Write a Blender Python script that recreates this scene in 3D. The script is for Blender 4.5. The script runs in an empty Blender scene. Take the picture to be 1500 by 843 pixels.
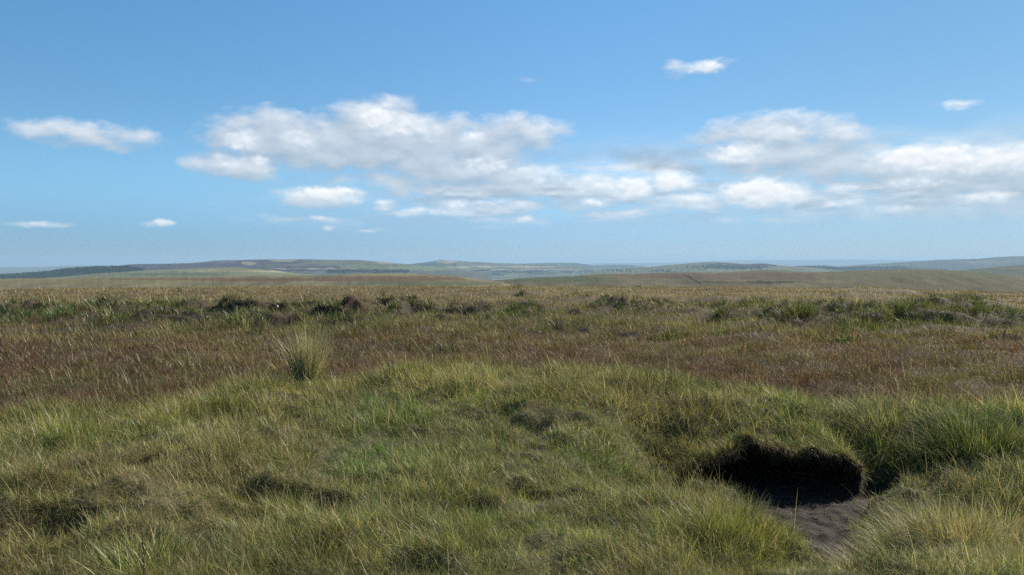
import bpy, math, time
import numpy as np

T0 = time.time()
rng = np.random.default_rng(7)
scene = bpy.context.scene
col = scene.collection

# ------------------------------------------------------------------ camera
W, H, F = 1500.0, 843.0, 1155.0          # photograph size and focal length in its pixels
HZ = 380.0                               # eye level row
PITCH = math.atan((H / 2 - HZ) / F)
EYE = 1.65
cam_d = bpy.data.cameras.new('camera')
cam = bpy.data.objects.new('camera', cam_d)
col.objects.link(cam)
cam.location = (0, 0, EYE)
cam.rotation_euler = (math.pi / 2 - PITCH, 0, 0)
cam_d.sensor_width = 36.0
cam_d.lens = 36.0 * F / W
cam_d.clip_start = 0.05
cam_d.clip_end = 200000
scene.camera = cam

# ------------------------------------------------------------------ light, exposure
SUN_EL, SUN_AZ = math.radians(38), math.radians(50)     # azimuth clockwise from the view direction
sd = bpy.data.lights.new('sun', 'SUN')
sun = bpy.data.objects.new('sun', sd)
col.objects.link(sun)
sd.energy = 5.0
sd.angle = math.radians(0.53)
sd.color = (1.0, 0.93, 0.80)
sun.rotation_euler = (math.pi / 2 - SUN_EL, 0, math.pi - SUN_AZ)
vs = scene.view_settings
vs.view_transform = 'Standard'
vs.look = 'None'
vs.exposure = 0.56
vs.gamma = 1.0
vs.use_curve_mapping = False
scene.cycles.use_denoising = False
scene.cycles.max_bounces = 6
scene.cycles.diffuse_bounces = 2
scene.cycles.glossy_bounces = 2
scene.cycles.transmission_bounces = 3
scene.cycles.transparent_max_bounces = 6
scene.cycles.volume_bounces = 0
scene.cycles.sample_clamp_indirect = 1.5
scene.cycles.caustics_reflective = False
scene.cycles.caustics_refractive = False


# ------------------------------------------------------------------ node helpers
class NT:
    def __init__(s, tree):
        s.t, s.n, s.l = tree, tree.nodes, tree.links

    def new(s, typ, **kw):
        nd = s.n.new(typ)
        for k, v in kw.items():
            setattr(nd, k, v)
        return nd

    def put(s, sock, v):
        if v is None:
            return
        if hasattr(v, 'is_output'):
            s.l.new(v, sock)
        else:
            sock.default_value = v

    def m(s, op, a, b=None, c=None, clamp=False):
        nd = s.new('ShaderNodeMath', operation=op, use_clamp=clamp)
        for i, v in enumerate((a, b, c)):
            s.put(nd.inputs[i], v)
        return nd.outputs[0]

    def ramp01(s, x, lo, hi):
        nd = s.new('ShaderNodeMapRange', interpolation_type='SMOOTHSTEP')
        s.put(nd.inputs[0], x); s.put(nd.inputs[1], lo); s.put(nd.inputs[2], hi)
        return nd.outputs[0]

    def mix(s, fac, a, b, mode='MIX'):
        nd = s.new('ShaderNodeMix', data_type='RGBA', blend_type=mode)
        s.put(nd.inputs[0], fac); s.put(nd.inputs[6], a); s.put(nd.inputs[7], b)
        return nd.outputs[2]

    def noise(s, vec, scale, detail=4, rough=0.5):
        nd = s.new('ShaderNodeTexNoise')
        if vec is not None:
            s.l.new(vec, nd.inputs['Vector'])
        s.put(nd.inputs['Scale'], scale); nd.inputs['Detail'].default_value = detail
        nd.inputs['Roughness'].default_value = rough
        return nd.outputs[0]

    def xyz(s, x, y, z):
        nd = s.new('ShaderNodeCombineXYZ')
        s.put(nd.inputs[0], x); s.put(nd.inputs[1], y); s.put(nd.inputs[2], z)
        return nd.outputs[0]


def px_angles(px, py):
    """photo pixel -> azimuth and elevation in radians"""
    x, yv, z = (px - W / 2) / F, 1.0, -(py - H / 2) / F
    c, s_ = math.cos(PITCH), math.sin(PITCH)
    y2, z2 = yv * c + z * s_, z * c - yv * s_
    return math.atan2(x, y2), math.asin(z2 / math.sqrt(x * x + y2 * y2 + z2 * z2))


# ------------------------------------------------------------------ sky with clouds (world directions)
# cloud puffs: centre, half width, height above and below the centre, weight
CLOUDS = [
    (115, 196, 84, 22, 20, 0.78), (55, 190, 50, 18, 16, .4), (175, 206, 50, 14, 12, .5),
    (343, 243, 62, 22, 18, .85), (365, 240, 34, 18, 16, .8),
    (345, 206, 40, 24, 20, .8), (420, 205, 95, 40, 40, .95), (385, 190, 60, 28, 30, .75),
    (560, 192, 62, 42, 45, 1.05), (550, 172, 34, 22, 20, 1.0), (600, 205, 95, 36, 40, 1.0), (520, 218, 130, 40, 30, 1.0),
    (700, 215, 70, 26, 28, .9), (770, 196, 62, 24, 22, .85), (735, 186, 60, 22, 24, .7), (660, 244, 110, 34, 24, .95),
    (560, 262, 90, 18, 14, .62), (640, 272, 140, 26, 20, .72), (760, 268, 100, 28, 22, .85),
    (880, 278, 75, 24, 22, .95), (925, 275, 32, 20, 18, .9), (820, 280, 60, 20, 14, .7),
    (985, 268, 34, 15, 14, .85), (475, 290, 58, 18, 16, .9), (565, 298, 26, 12, 10, .7), (410, 278, 30, 9, 8, .45),
    (670, 304, 70, 15, 12, .62), (760, 300, 60, 15, 12, .6), (770, 322, 40, 9, 8, .45), (1000, 296, 66, 15, 14, .8),
    (960, 305, 60, 14, 12, .6), (480, 324, 50, 9, 8, .45), (230, 329, 30, 7, 6, .5), (60, 329, 60, 6, 6, .35),
    (1020, 98, 48, 16, 14, .62), (1045, 100, 22, 12, 10, .5), (1405, 153, 34, 9, 9, .45), (778, 117, 20, 10, 9, .25),
    (1140, 178, 60, 20, 22, .66), (1130, 198, 105, 26, 18, .85), (1220, 196, 60, 18, 20, .7), (1085, 228, 55, 22, 18, .9),
    (1170, 228, 110, 28, 32, .85), (1220, 246, 80, 26, 26, .8), (1110, 256, 60, 16, 14, .6),
    (1122, 286, 60, 22, 16, 1.0), (1150, 285, 34, 18, 14, .9), (1230, 286, 50, 14, 14, .5),
    (1330, 240, 66, 26, 30, 1.0), (1400, 248, 130, 34, 34, 1.05), (1490, 250, 90, 40, 36, 1.0), (1560, 250, 120, 48, 40, 1.0),
    (1340, 280, 110, 20, 26, .7), (1470, 292, 120, 28, 30, .75), (1200, 306, 120, 15, 16, .45), (1440, 318, 120, 14, 14, .4),
    (600, 312, 60, 8, 8, .6), (690, 322, 50, 7, 7, .5), (860, 300, 80, 12, 12, .62), (900, 318, 70, 8, 8, .5), (1060, 318, 60, 8, 8, .5), (1250, 300, 90, 12, 12, .62), (1330, 312, 100, 12, 12, .58), (1430, 300, 110, 16, 14, .7),
    (1150, 322, 60, 7, 7, .45), (420, 318, 50, 7, 7, .5), (540, 335, 40, 5, 5, .4), (730, 334, 40, 5, 5, .4),
    (-260, 200, 110, 40, 30, .9), (1750, 190, 130, 50, 36, .9), (1850, 280, 160, 34, 26, .9),
]
# bright sunlit heads standing on the soft bodies
HEADS = [(553, 170, 30, 14, 16, 1.0), (585, 180, 40, 12, 16, .85), (620, 190, 40, 10, 14, .6), (692, 200, 18, 7, 8, .9), (352, 207, 24, 16, 14, .75), (440, 206, 30, 14, 12, .7), (795, 192, 28, 12, 10, .6),
         (340, 239, 40, 14, 12, .6), (378, 238, 18, 12, 12, .7), (790, 258, 44, 12, 10, .7), (710, 240, 40, 12, 12, .65), (925, 274, 32, 16, 14, .95), (872, 270, 36, 12, 12, .75), (985, 266, 28, 11, 10, 1.0),
         (475, 284, 44, 10, 9, 1.0), (515, 289, 18, 8, 8, .8), (564, 297, 16, 8, 8, .7), (672, 299, 26, 8, 8, .7), (650, 311, 50, 7, 6, .7), (770, 321, 16, 7, 6, .7), (1010, 292, 44, 9, 9, .85), (740, 298, 60, 7, 7, .6),
         (1112, 281, 40, 15, 14, 1.15), (1145, 283, 34, 13, 12, 1.0), (1230, 278, 28, 8, 8, .6), (1330, 229, 44, 10, 14, 1.0), (1385, 230, 50, 12, 14, 1.0), (1450, 230, 50, 14, 14, .95), (1510, 228, 60, 16, 14, .9),
         (1080, 223, 40, 13, 13, .85), (1140, 192, 60, 12, 12, .6), (1220, 192, 40, 10, 10, .6), (1150, 170, 40, 9, 10, .5), (1340, 268, 44, 9, 9, .6), (1030, 97, 26, 9, 9, .75), (1050, 99, 14, 7, 7, .7),
         (610, 308, 24, 5, 5, .7), (870, 296, 30, 7, 7, .7), (1240, 296, 30, 7, 7, .6), (1310, 306, 36, 6, 6, .6), (1440, 290, 40, 8, 8, .7), (240, 327, 14, 4, 4, .9), (65, 328, 24, 4, 4, .6), (470, 320, 22, 4, 4, .7), (480, 334, 20, 5, 5, .6), (1405, 152, 26, 7, 7, .6)]
world = bpy.data.worlds.new('World')
scene.world = world
world.use_nodes = True
world.cycles.sampling_method = 'MANUAL'
world.cycles.sample_map_resolution = 512
wt = world.node_tree
wt.nodes.clear()
N = NT(wt)


def cloud_group(name, blobs, kw, ku, kd, warp, nscale, namp, detail, lumps):
    g = bpy.data.node_groups.new(name, 'ShaderNodeTree')
    for nm in ('U', 'V'):
        g.interface.new_socket(nm, in_out='INPUT', socket_type='NodeSocketFloat')
    g.interface.new_socket('Field', in_out='OUTPUT', socket_type='NodeSocketFloat')
    q = NT(g)
    gi, go = q.new('NodeGroupInput'), q.new('NodeGroupOutput')
    u, v = gi.outputs[0], gi.outputs[1]
    p = q.xyz(u, q.m('MULTIPLY', v, 1.9), 0.0)
    wp = q.new('ShaderNodeTexNoise'); q.l.new(p, wp.inputs['Vector'])
    wp.inputs['Scale'].default_value = 18; wp.inputs['Detail'].default_value = 3
    sep = q.new('ShaderNodeSeparateXYZ'); q.l.new(wp.outputs['Color'], sep.inputs[0])
    uu = q.m('MULTIPLY_ADD', q.m('SUBTRACT', sep.outputs[0], .5), warp, u)
    vv = q.m('MULTIPLY_ADD', q.m('SUBTRACT', sep.outputs[1], .5), warp * .45, v)
    acc = None
    for (cx, cy, hw, up, dn, amp) in blobs:
        a0, e0 = px_angles(cx, cy)
        a, bu, bd = hw * kw / F, up * ku / F, dn * kd / F
        du = q.m('MULTIPLY_ADD', uu, 1 / a, -a0 / a)
        t1 = q.m('MULTIPLY_ADD', vv, 1 / bu, -e0 / bu)
        t2 = q.m('MULTIPLY_ADD', vv, -1 / bd, e0 / bd)
        t = q.m('MAXIMUM', t1, t2)
        s_ = q.m('MULTIPLY_ADD', t, t, q.m('MULTIPLY', du, du))
        f = q.m('MULTIPLY_ADD', s_, -.85, amp)
        acc = f if acc is None else q.m('SMOOTH_MAX', acc, f, .25)
    fine = q.noise(q.xyz(u, q.m('MULTIPLY', v, 2.0), 3.7), nscale, detail, .52)
    acc = q.m('MULTIPLY_ADD', q.m('SUBTRACT', fine, .5), namp, acc)
    if lumps:
        vor = q.new('ShaderNodeTexVoronoi', feature='SMOOTH_F1')
        q.l.new(q.xyz(uu, q.m('MULTIPLY', vv, 1.35), .3), vor.inputs['Vector'])
        vor.inputs['Scale'].default_value = 85; vor.inputs['Detail'].default_value = 1.5; vor.inputs['Smoothness'].default_value = .8
        acc = q.m('MULTIPLY_ADD', q.m('SUBTRACT', .42, vor.outputs['Distance']), lumps, acc)
    q.l.new(acc, go.inputs[0])
    return g


tc = N.new('ShaderNodeTexCoord')
sx = N.new('ShaderNodeSeparateXYZ'); wt.links.new(tc.outputs['Generated'], sx.inputs[0])
U = N.m('ARCTAN2', sx.outputs[0], sx.outputs[1])
V = N.m('ARCSINE', sx.outputs[2])
BODY = cloud_group('cloud_bodies', CLOUDS, 1.30, 1.14, 1.15, .050, 34.0, 1.35, 7, 0)
HEAD = cloud_group('cloud_heads', HEADS, 1.5, 1.5, 1.9, .016, 46.0, .75, 6, .30)


def field(grp, du, dv):
    g = N.new('ShaderNodeGroup'); g.node_tree = grp
    N.put(g.inputs[0], N.m('ADD', U, du)); N.put(g.inputs[1], N.m('ADD', V, dv))
    return g.outputs[0]


F0, F2 = field(BODY, 0, 0), field(BODY, .006, .015)


def low_field(dv):
    """rows of small far cumulus low over the horizon"""
    sn = N.noise(N.xyz(U, N.m('MULTIPLY', N.m('ADD', V, dv), 4.6), 5.3), 15.0, 7, .56)
    win = N.m('MULTIPLY', N.ramp01(V, math.radians(2.2), math.radians(3.4)), N.ramp01(V, math.radians(7.2), math.radians(5.0)))
    win = N.m('MULTIPLY', win, N.ramp01(U, -.55, .0))
    f = N.m('MULTIPLY_ADD', N.m('SUBTRACT', sn, .5), 5.5, .42)
    return N.m('MULTIPLY_ADD', win, 3.0, N.m('SUBTRACT', f, 3.0))


L0, L1 = low_field(0), low_field(.005)
F0, F2 = N.m('MAXIMUM', F0, L0), N.m('MAXIMUM', F2, L1)
G0, G1 = field(HEAD, 0, 0), field(HEAD, .002, .005)
sky = N.new('ShaderNodeTexSky', sky_type='NISHITA')
sky.sun_disc = False
sky.sun_elevation = SUN_EL
sky.sun_rotation = SUN_AZ
sky.altitude = 2000
sky.air_density = 0.8
sky.dust_density = 0.15
sky.ozone_density = 3.0
bg_sky = N.new('ShaderNodeBackground')
elev = N.new('ShaderNodeValToRGB')          # how the air filters the sky, by elevation
N.put(elev.inputs[0], N.m('MULTIPLY', V, 1 / math.radians(24)))
er = elev.color_ramp
er.interpolation = 'EASE'
er.elements[0].position = .0; er.elements[0].color = (.48, .57, .68, 1)
er.elements[1].position = .30; er.elements[1].color = (.79, .95, .90, 1)
e_ = er.elements.new(.95); e_.color = (.84, 1.0, 1.0, 1)
skyc = N.mix(1.0, sky.outputs[0], elev.outputs[0], 'MULTIPLY')
skyc = N.mix(N.ramp01(V, math.radians(5), math.radians(22)), skyc, N.mix(1.0, skyc, (1.0, 1.22, 1.2, 1), 'MULTIPLY'))
skyc = N.mix(N.ramp01(U, .0, .55), skyc, N.mix(1.0, skyc, (.92, .86, .80, 1), 'MULTIPLY'))
skyc = N.mix(N.ramp01(V, math.radians(5), 0.0), skyc, N.mix(1.0, skyc, (.78, .82, .90, 1), 'MULTIPLY'))
skyc = N.mix(N.ramp01(U, .05, -.5), skyc, N.mix(1.0, skyc, (.95, 1.05, 1.07, 1), 'MULTIPLY'))
wt.links.new(skyc, bg_sky.inputs['Color'])
bg_sky.inputs['Strength'].default_value = 0.096
bg_cl = N.new('ShaderNodeBackground')
dens = N.m('MULTIPLY', N.ramp01(F0, -.04, .80), .90)
veil = N.ramp01(N.noise(N.xyz(U, N.m('MULTIPLY', V, 4.5), 9.1), 9.0, 6, .58), .30, .66)          # thin layer low in the sky
veil = N.m('MULTIPLY', veil, N.m('MULTIPLY', N.ramp01(V, math.radians(1.5), math.radians(4.0)), N.ramp01(V, math.radians(9.5), math.radians(6.0))))
veil = N.m('MULTIPLY', veil, N.ramp01(U, -.45, .05))
lowfade = N.ramp01(V, math.radians(.8), math.radians(5.5))
dens = N.m('MULTIPLY', dens, N.m('MULTIPLY_ADD', lowfade, .40, .50))
dens = N.m('MAXIMUM', dens, N.m('MULTIPLY', veil, .9))
# sunlit where the cloud thins towards the sun, grey where more cloud lies above
lit = N.m('MULTIPLY_ADD', N.m('SUBTRACT', F0, F2), .60, .36, clamp=True)
bcol = N.mix(lit, (.40, .48, .565, 1), (.84, .88, .925, 1))
hd = N.m('MULTIPLY', N.ramp01(G0, .05, .85), N.m('MULTIPLY_ADD', lowfade, .35, .6))
hl = N.m('MULTIPLY_ADD', N.m('SUBTRACT', G0, G1), .75, .62, clamp=True)
hcol = N.mix(hl, (.58, .64, .70, 1), (1.08, 1.09, 1.10, 1))
ccol = N.mix(hd, bcol, hcol)
dens = N.m('MAXIMUM', dens, hd)
wt.links.new(ccol, bg_cl.inputs['Color'])
bg_cl.inputs['Strength'].default_value = 0.69
mx = N.new('ShaderNodeMixShader')
wt.links.new(dens, mx.inputs[0]); wt.links.new(bg_sky.outputs[0], mx.inputs[1]); wt.links.new(bg_cl.outputs[0], mx.inputs[2])
wo = N.new('ShaderNodeOutputWorld')
wt.links.new(mx.outputs[0], wo.inputs['Surface'])


# ------------------------------------------------------------------ numpy noise
_perm = np.random.default_rng(3).permutation(4096).astype(np.int64)
_ga = np.random.default_rng(4).uniform(0, 2 * math.pi, 4096)
_gx, _gy = np.cos(_ga), np.sin(_ga)


def perlin(x, y, seed=0):
    x = np.asarray(x, float) + seed * 17.31; y = np.asarray(y, float) - seed * 9.77
    xi, yi = np.floor(x).astype(np.int64), np.floor(y).astype(np.int64)
    fx, fy = x - xi, y - yi
    ux, uy = fx * fx * fx * (fx * (fx * 6 - 15) + 10), fy * fy * fy * (fy * (fy * 6 - 15) + 10)

    def g(ix, iy, dx, dy):
        h = _perm[(_perm[ix & 4095] + iy) & 4095]
        return _gx[h] * dx + _gy[h] * dy
    a = g(xi, yi, fx, fy); b = g(xi + 1, yi, fx - 1, fy)
    c = g(xi, yi + 1, fx, fy - 1); d = g(xi + 1, yi + 1, fx - 1, fy - 1)
    return ((a + (b - a) * ux) * (1 - uy) + (c + (d - c) * ux) * uy) * 1.5


def fbm(x, y, seed=0, oct=3, gain=.5):
    s, a = 0, 1.0
    for o in range(oct):
        s = s + a * perlin(x * 2 ** o, y * 2 ** o, seed + o * 5)
        a *= gain
    return s


def sstep(x, a, b):
    t = np.clip((x - a) / (b - a), 0, 1)
    return t * t * (3 - 2 * t)


def at(px, py, z=0.0):
    """ground point at height z seen at a photo pixel"""
    Y = (EYE - z) * F / (py - HZ)
    return (px - W / 2) / F * Y, Y


def proj(x, y, z):
    """world -> photo pixel (small pitch)"""
    c, s_ = math.cos(PITCH), math.sin(PITCH)
    zz = z - EYE
    dep = y * c - zz * s_
    up = y * s_ + zz * c
    dep = np.maximum(dep, .05)
    return W / 2 + F * x / dep, H / 2 - F * up / dep


# ------------------------------------------------------------------ terrain
# peat faces: pixel x, pixel y (foot), half width px, height px, bare margin in front (m)
FACES = [(27, 450, 7, 4), (50, 456, 12, 4), (110, 470, 17, 6), (36, 459, 7, 3), (112, 457, 10, 4), (140, 453, 13, 4),
         (215, 483, 22, 9), (262, 482, 22, 7), (300, 480, 30, 5), (330, 461, 19, 7), (357, 452, 8, 3), (374, 474, 11, 6), (412, 481, 34, 8),
         (464, 470, 14, 11), (378, 485, 10, 4), (484, 486, 13, 8), (520, 484, 20, 9), (514, 455, 11, 7), (582, 457, 6, 4),
         (668, 452, 12, 7), (635, 470, 30, 4), (905, 455, 18, 6), (936, 453, 9, 4), (846, 463, 12, 5),
         (856, 487, 11, 4), (925, 494, 18, 4), (820, 487, 8, 3), (850, 431, 6, 3), 
         (1192, 465, 7, 5), (1212, 472, 18, 8), (1233, 461, 9, 8), (1174, 486, 11, 7), (1478, 480, 18, 8), (1440, 480, 14, 5),
         (1386, 479, 9, 4), (1460, 441, 9, 4), (1487, 457, 9, 3), (1495, 512, 8, 6), (1415, 480, 8, 4)]
# green banks: pixel x, y, half width px, height m, depth m
BANKS = [(250, 470, 130, .30, 2.2), (120, 462, 60, .18, 2.0), (470, 462, 60, .30, 2.0), (330, 458, 60, .2, 2.0), (350, 482, 26, .22, .9),
         (1180, 476, 45, .28, 1.3), (1300, 470, 60, .30, 2.2), (1420, 462, 60, .15, 2.5), (1060, 462, 45, .15, 2.0), (1100, 442, 60, .2, 4),
         (720, 455, 60, .12, 2.0), (760, 428, 50, .3, 5), (500, 470, 30, .18, 1.2), (1330, 422, 40, .35, 6), (950, 450, 70, .12, 3),
         (1400, 440, 70, .25, 3.5), (1270, 430, 60, .2, 5), (580, 452, 50, .2, 2.5), (860, 440, 50, .2, 4), (1480, 437, 30, .25, 4)]
FACE_W = []
for (fx_, fy_, hw, hh) in FACES:
    x0, y0 = at(fx_, fy_, -.24)
    FACE_W.append((x0, y0, hw * y0 / F, hh * y0 / F * 1.25 + .06))
BANK_W = []
for (bx_, by_, hw, hh, dp) in BANKS:
    x0, y0 = at(bx_, by_, -.20)
    BANK_W.append((x0, y0 + dp * .5, hw * y0 / F, hh * .95, dp))

CREST_X = np.array([-20, -9, -6, -4.7, -3.5, -2.6, -1, .8, 2.2, 2.9, 3.4, 4.2, 5.2, 8, 20])
CREST_Y = np.array([5.5, 6.2, 6.8, 7.3, 7.9, 8.5, 9.3, 9.25, 9.2, 8.9, 8.4, 8.1, 8.1, 8.1, 8])
CREST_Z = np.array([.10, .12, .14, .16, .18, .21, .25, .25, .22, .16, .06, .04, .06, .06, .05])

# rim of the hollow, left to right (the lip of overhanging turf)
RIM_PX = np.array([(966, 694, 6.80), (990, 690, 6.86), (1012, 680, 6.95), (1035, 668, 7.0), (1060, 655, 7.02), (1078, 651, 7.05), (1086, 640, 7.17), (1095, 632, 7.22), (1110, 633, 7.12), (1128, 641, 7.14), (1150, 641, 7.06), (1172, 650, 7.10), (1190, 653, 7.0), (1225, 661, 6.98), (1248, 670, 6.93), (1262, 687, 6.98), (1270, 704, 7.06)])
RIM = np.stack([(RIM_PX[:, 0] - W / 2) / F * RIM_PX[:, 2], RIM_PX[:, 2], EYE - (RIM_PX[:, 1] - HZ) / F * RIM_PX[:, 2] - .02], -1)
RIM_T = np.linspace(0, 1, len(RIM))
FLOOR_Z = -.45
# bare peat floor: spine points with half widths
SPINE = np.array([(3.35, 7.00, .16), (3.15, 6.95, .26), (2.95, 6.82, .36), (2.55, 6.65, .50), (2.30, 6.35, .48), (2.18, 6.0, .36), (2.10, 5.6, .42), (2.00, 5.2, .40), (1.92, 4.7, .36), (1.85, 4.2, .28)])
SPINE_L = np.array([(1.45, 6.85, .10), (1.8, 6.85, .22), (2.3, 6.8, .35)])


def spine_mask(x, y):
    """1 on the bare peat floor"""
    out = np.zeros_like(x)
    near = (x > .6) & (x < 4.8) & (y > 3.6) & (y < 8.4)
    if not near.any():
        return out
    xs, ys = x[near], y[near]
    best = np.full(xs.shape, -9.0)
    for S in (SPINE, SPINE_L):
        for a, b in zip(S[:-1], S[1:]):
            d = b[:2] - a[:2]
            t = np.clip(((xs - a[0]) * d[0] + (ys - a[1]) * d[1]) / (d @ d), 0, 1)
            dist = np.hypot(xs - a[0] - t * d[0], ys - a[1] - t * d[1])
            best = np.maximum(best, 1 - dist / (a[2] + t * (b[2] - a[2])))
    best = best + .22 * fbm(xs * 4, ys * 4, 31, 2)
    out[near] = sstep(best, -.35, .25)
    return out


def rim_y(x):
    return np.interp(x, RIM[:, 0], RIM[:, 1])


def cave_mask(x, y):
    """hollow behind the rim, under the turf"""
    inx = sstep(x, 1.30, 1.5) * sstep(x, 3.18, 3.0)
    o = y - rim_y(x)
    return np.where((x > 1.28) & (x < 3.2), inx * (o > -.25) * sstep(o, .58, .50), 0.0)


HAGS = [(255, 466, 190, 18), (60, 461, 80, 13), (480, 467, 80, 17), (1290, 465, 180, 17), (1475, 470, 70, 10), (1085, 462, 60, 10),
        (735, 460, 60, 9), (585, 455, 50, 8), (920, 452, 60, 7), (1400, 446, 70, 7)]


def hag_zone(x, y):
    px, py = proj(x, np.maximum(y, .5), -.25)
    out = np.zeros_like(x)
    for (hx_, hy_, s1, s2) in HAGS:
        out = np.maximum(out, np.exp(-((px - hx_) / s1) ** 4 - ((py - hy_) / s2) ** 4))
    return np.where((y > 14) & (y < 75), out, 0)


def hag_noise(x, y):
    return perlin(x * .50, y * .42, 25) + .55 * perlin(x * 1.25, y * 1.0, 26) + .18 * perlin(x * 3.1, y * 2.6, 27)


def h_top(x, y):
    """the moor's upper surface, the hollow ignored"""
    r = np.hypot(x, y)
    z = -.05 - .0125 * np.maximum(r - 12, 0) - .0035 * x * sstep(r, 15, 60)
    edge = 64 + 7 * fbm(x * .02, y * .02, 61, 2)
    over = np.maximum(r - edge, 0)
    z = z - .045 * over * sstep(over, 0, 40) - .012 * over
    z = np.where(r > 80, np.maximum(z, -135 - r * r / 6.6e6), z)
    z = np.where(r > 2500, -135 - r * r / 6.6e6, z)
    # foreground mound
    cy = np.interp(x, CREST_X, CREST_Y); cz = np.interp(x, CREST_X, CREST_Z)
    cy = cy + .25 * perlin(x * .8, y * .2, 2)
    back = sstep(y, cy + 2.0, cy - .1)
    front = sstep(y, cy - 6.5, cy)
    z = z + (cz + .05) * back * (.55 + .45 * front) - .26 * sstep(y, cy + .3, cy + 1.8) * sstep(r, 22, 13)
    # dip to the right of the mound, below the hollow
    z = z - .20 * np.exp(-((x - 3.9) / 1.5) ** 2 - ((y - 5.6) / 1.6) ** 2)
    for (qx, qy, ax, ay, tz) in LOWS:
        lw = np.exp(-((x - qx) / ax) ** 2 - ((y - qy) / ay) ** 2)
        lw = 1 - (1 - lw) ** 2
        z = z + (np.minimum(tz, z) - z) * lw
    hw_ = np.exp(-(np.maximum(y - np.interp(x, RIM[:, 0], RIM[:, 1]) - .1, 0) / .75) ** 2 - (np.minimum(y - np.interp(x, RIM[:, 0], RIM[:, 1]), 0) / .55) ** 2)
    hw_ = hw_ * sstep(x, .9, 1.35) * sstep(x, 4.3, 3.15)
    z = z + (np.interp(x, RIM[:, 0], RIM[:, 2]) - z) * hw_
    # hummocks
    nr = sstep(r, 100, 30)
    near = sstep(r, 14, 9)
    z = z + nr * (.10 * perlin(x * .33, y * .33, 5) + .05 * perlin(x * .8, y * .8, 6)) * (1 + .8 * sstep(r, 14, 22))
    z = z + near * (.05 * perlin(x * 2.1, y * 2.1, 7) + .048 * perlin(x * 4.3, y * 4.3, 8) + .012 * perlin(x * 9, y * 9, 9))
    z = z + nr * sstep(r, 16, 25) * .13 * np.abs(perlin(x * .5, y * .28, 11))
    hg = hag_zone(x, y)
    hn = hag_noise(x, y)
    z = z + hg * .30 * sstep(hn, .0, .30) - .10 * hg * sstep(hn, -.12, -.35)
    # little hollows in the near turf
    for (qx, qy, rad, dep) in HOLES:
        near_ = (np.abs(x - qx) < rad * 3) & (np.abs(y - qy) < rad * 3)
        if near_.any():
            d2 = ((x[near_] - qx) / rad) ** 2 + ((y[near_] - qy) / (rad * .7)) ** 2
            z[near_] -= dep * np.exp(-d2 * d2)
    for (x0, y0, hw, hh, dp) in BANK_W:
        sel = (np.abs(x - x0) < hw * 2.4) & (np.abs(y - y0) < dp * 2.5)
        if sel.any():
            z[sel] += hh * np.exp(-((x[sel] - x0) / hw) ** 4 - np.where(y[sel] < y0, ((y[sel] + .35 * perlin(x[sel] * .9, y[sel] * .4, 18) - y0) / (dp * .5)) ** 8, ((y[sel] - y0) / (dp * 1.3)) ** 2))
    for (x0, y0, hw, hh) in FACE_W:
        sel = (np.abs(x - x0) < hw * 2.0) & (y > y0 - 1.5) & (y < y0 + 5)
        if sel.any():
            xs, ys = x[sel], y[sel]
            lx = (xs - x0) / hw
            yy = ys - y0 + .25 * perlin(xs * 1.5, ys * .3, 14)
            hh = hh * (.65 + .7 * np.abs(perlin(xs * 1.9, ys * .5, 15))) if hh > 0 else hh
            prof = sstep(yy, .0, .15) * np.exp(-(np.maximum(yy, 0) / 2.2) ** 2)
            cut = .35 * np.exp(-(np.minimum(yy, 0) / .7) ** 2) * (yy < .0)
            z[sel] += hh * np.exp(-lx ** 4) * (.75 * prof - cut)
    return z


# low ground in front of the hollow: centre, half sizes, height
LOWS = [(1.35, 5.75, .60, .70, -.15), (2.75, 5.95, .75, .65, -.40), (2.05, 5.4, .40, .75, -.38), (1.55, 6.35, .60, .55, -.36)]
HOLES = []
for (hx, hy, rad, dep) in [(480, 752, .15, .20), (392, 752, .17, .24), (200, 708, .20, .17), (855, 694, .16, .18), (1100, 600, .1, .02),
                           (690, 765, .18, .10), (880, 812, .26, .10), (40, 800, .35, .14), (100, 790, .3, .12), (470, 770, .2, .12), (640, 725, .2, .09),
                           (300, 650, .2, .08), (780, 640, .25, .08), (1400, 690, .24, .10), (1470, 720, .3, .14), (400, 670, .2, .10)]:
    a_, b_ = at(hx, hy, .05)
    HOLES.append((a_, b_, rad, dep))


# bare peat and water on the hag floors: pixel, half width px, half depth m, level, wetness
POOLS = [(628, 464, 32, 1.0, -.36, 1.0), (405, 475, 40, 1.3, -.42, .8), (285, 476, 105, 1.2, -.42, 0), (470, 479, 60, 1.0, -.42, .15), (1212, 466, 24, 1.0, -.36, 0), (1468, 475, 34, .9, -.38, .2), (925, 452, 30, .9, -.36, 0), (130, 462, 40, .8, -.36, 0)]


def pool_mask(x, y):
    m = np.zeros_like(x); lv = np.zeros_like(x); wt_ = np.zeros_like(x)
    for (wx, wy, hw, dep, zl, wn) in POOLS:
        x0, y0 = at(wx, wy, zl)
        v = np.exp(-((x - x0) / (hw * y0 / F)) ** 4 - ((y - y0) / dep) ** 4)
        lv = np.where(v > m, zl, lv); wt_ = np.where(v > m, wn, wt_); m = np.maximum(m, v)
    return m, lv, wt_


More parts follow.
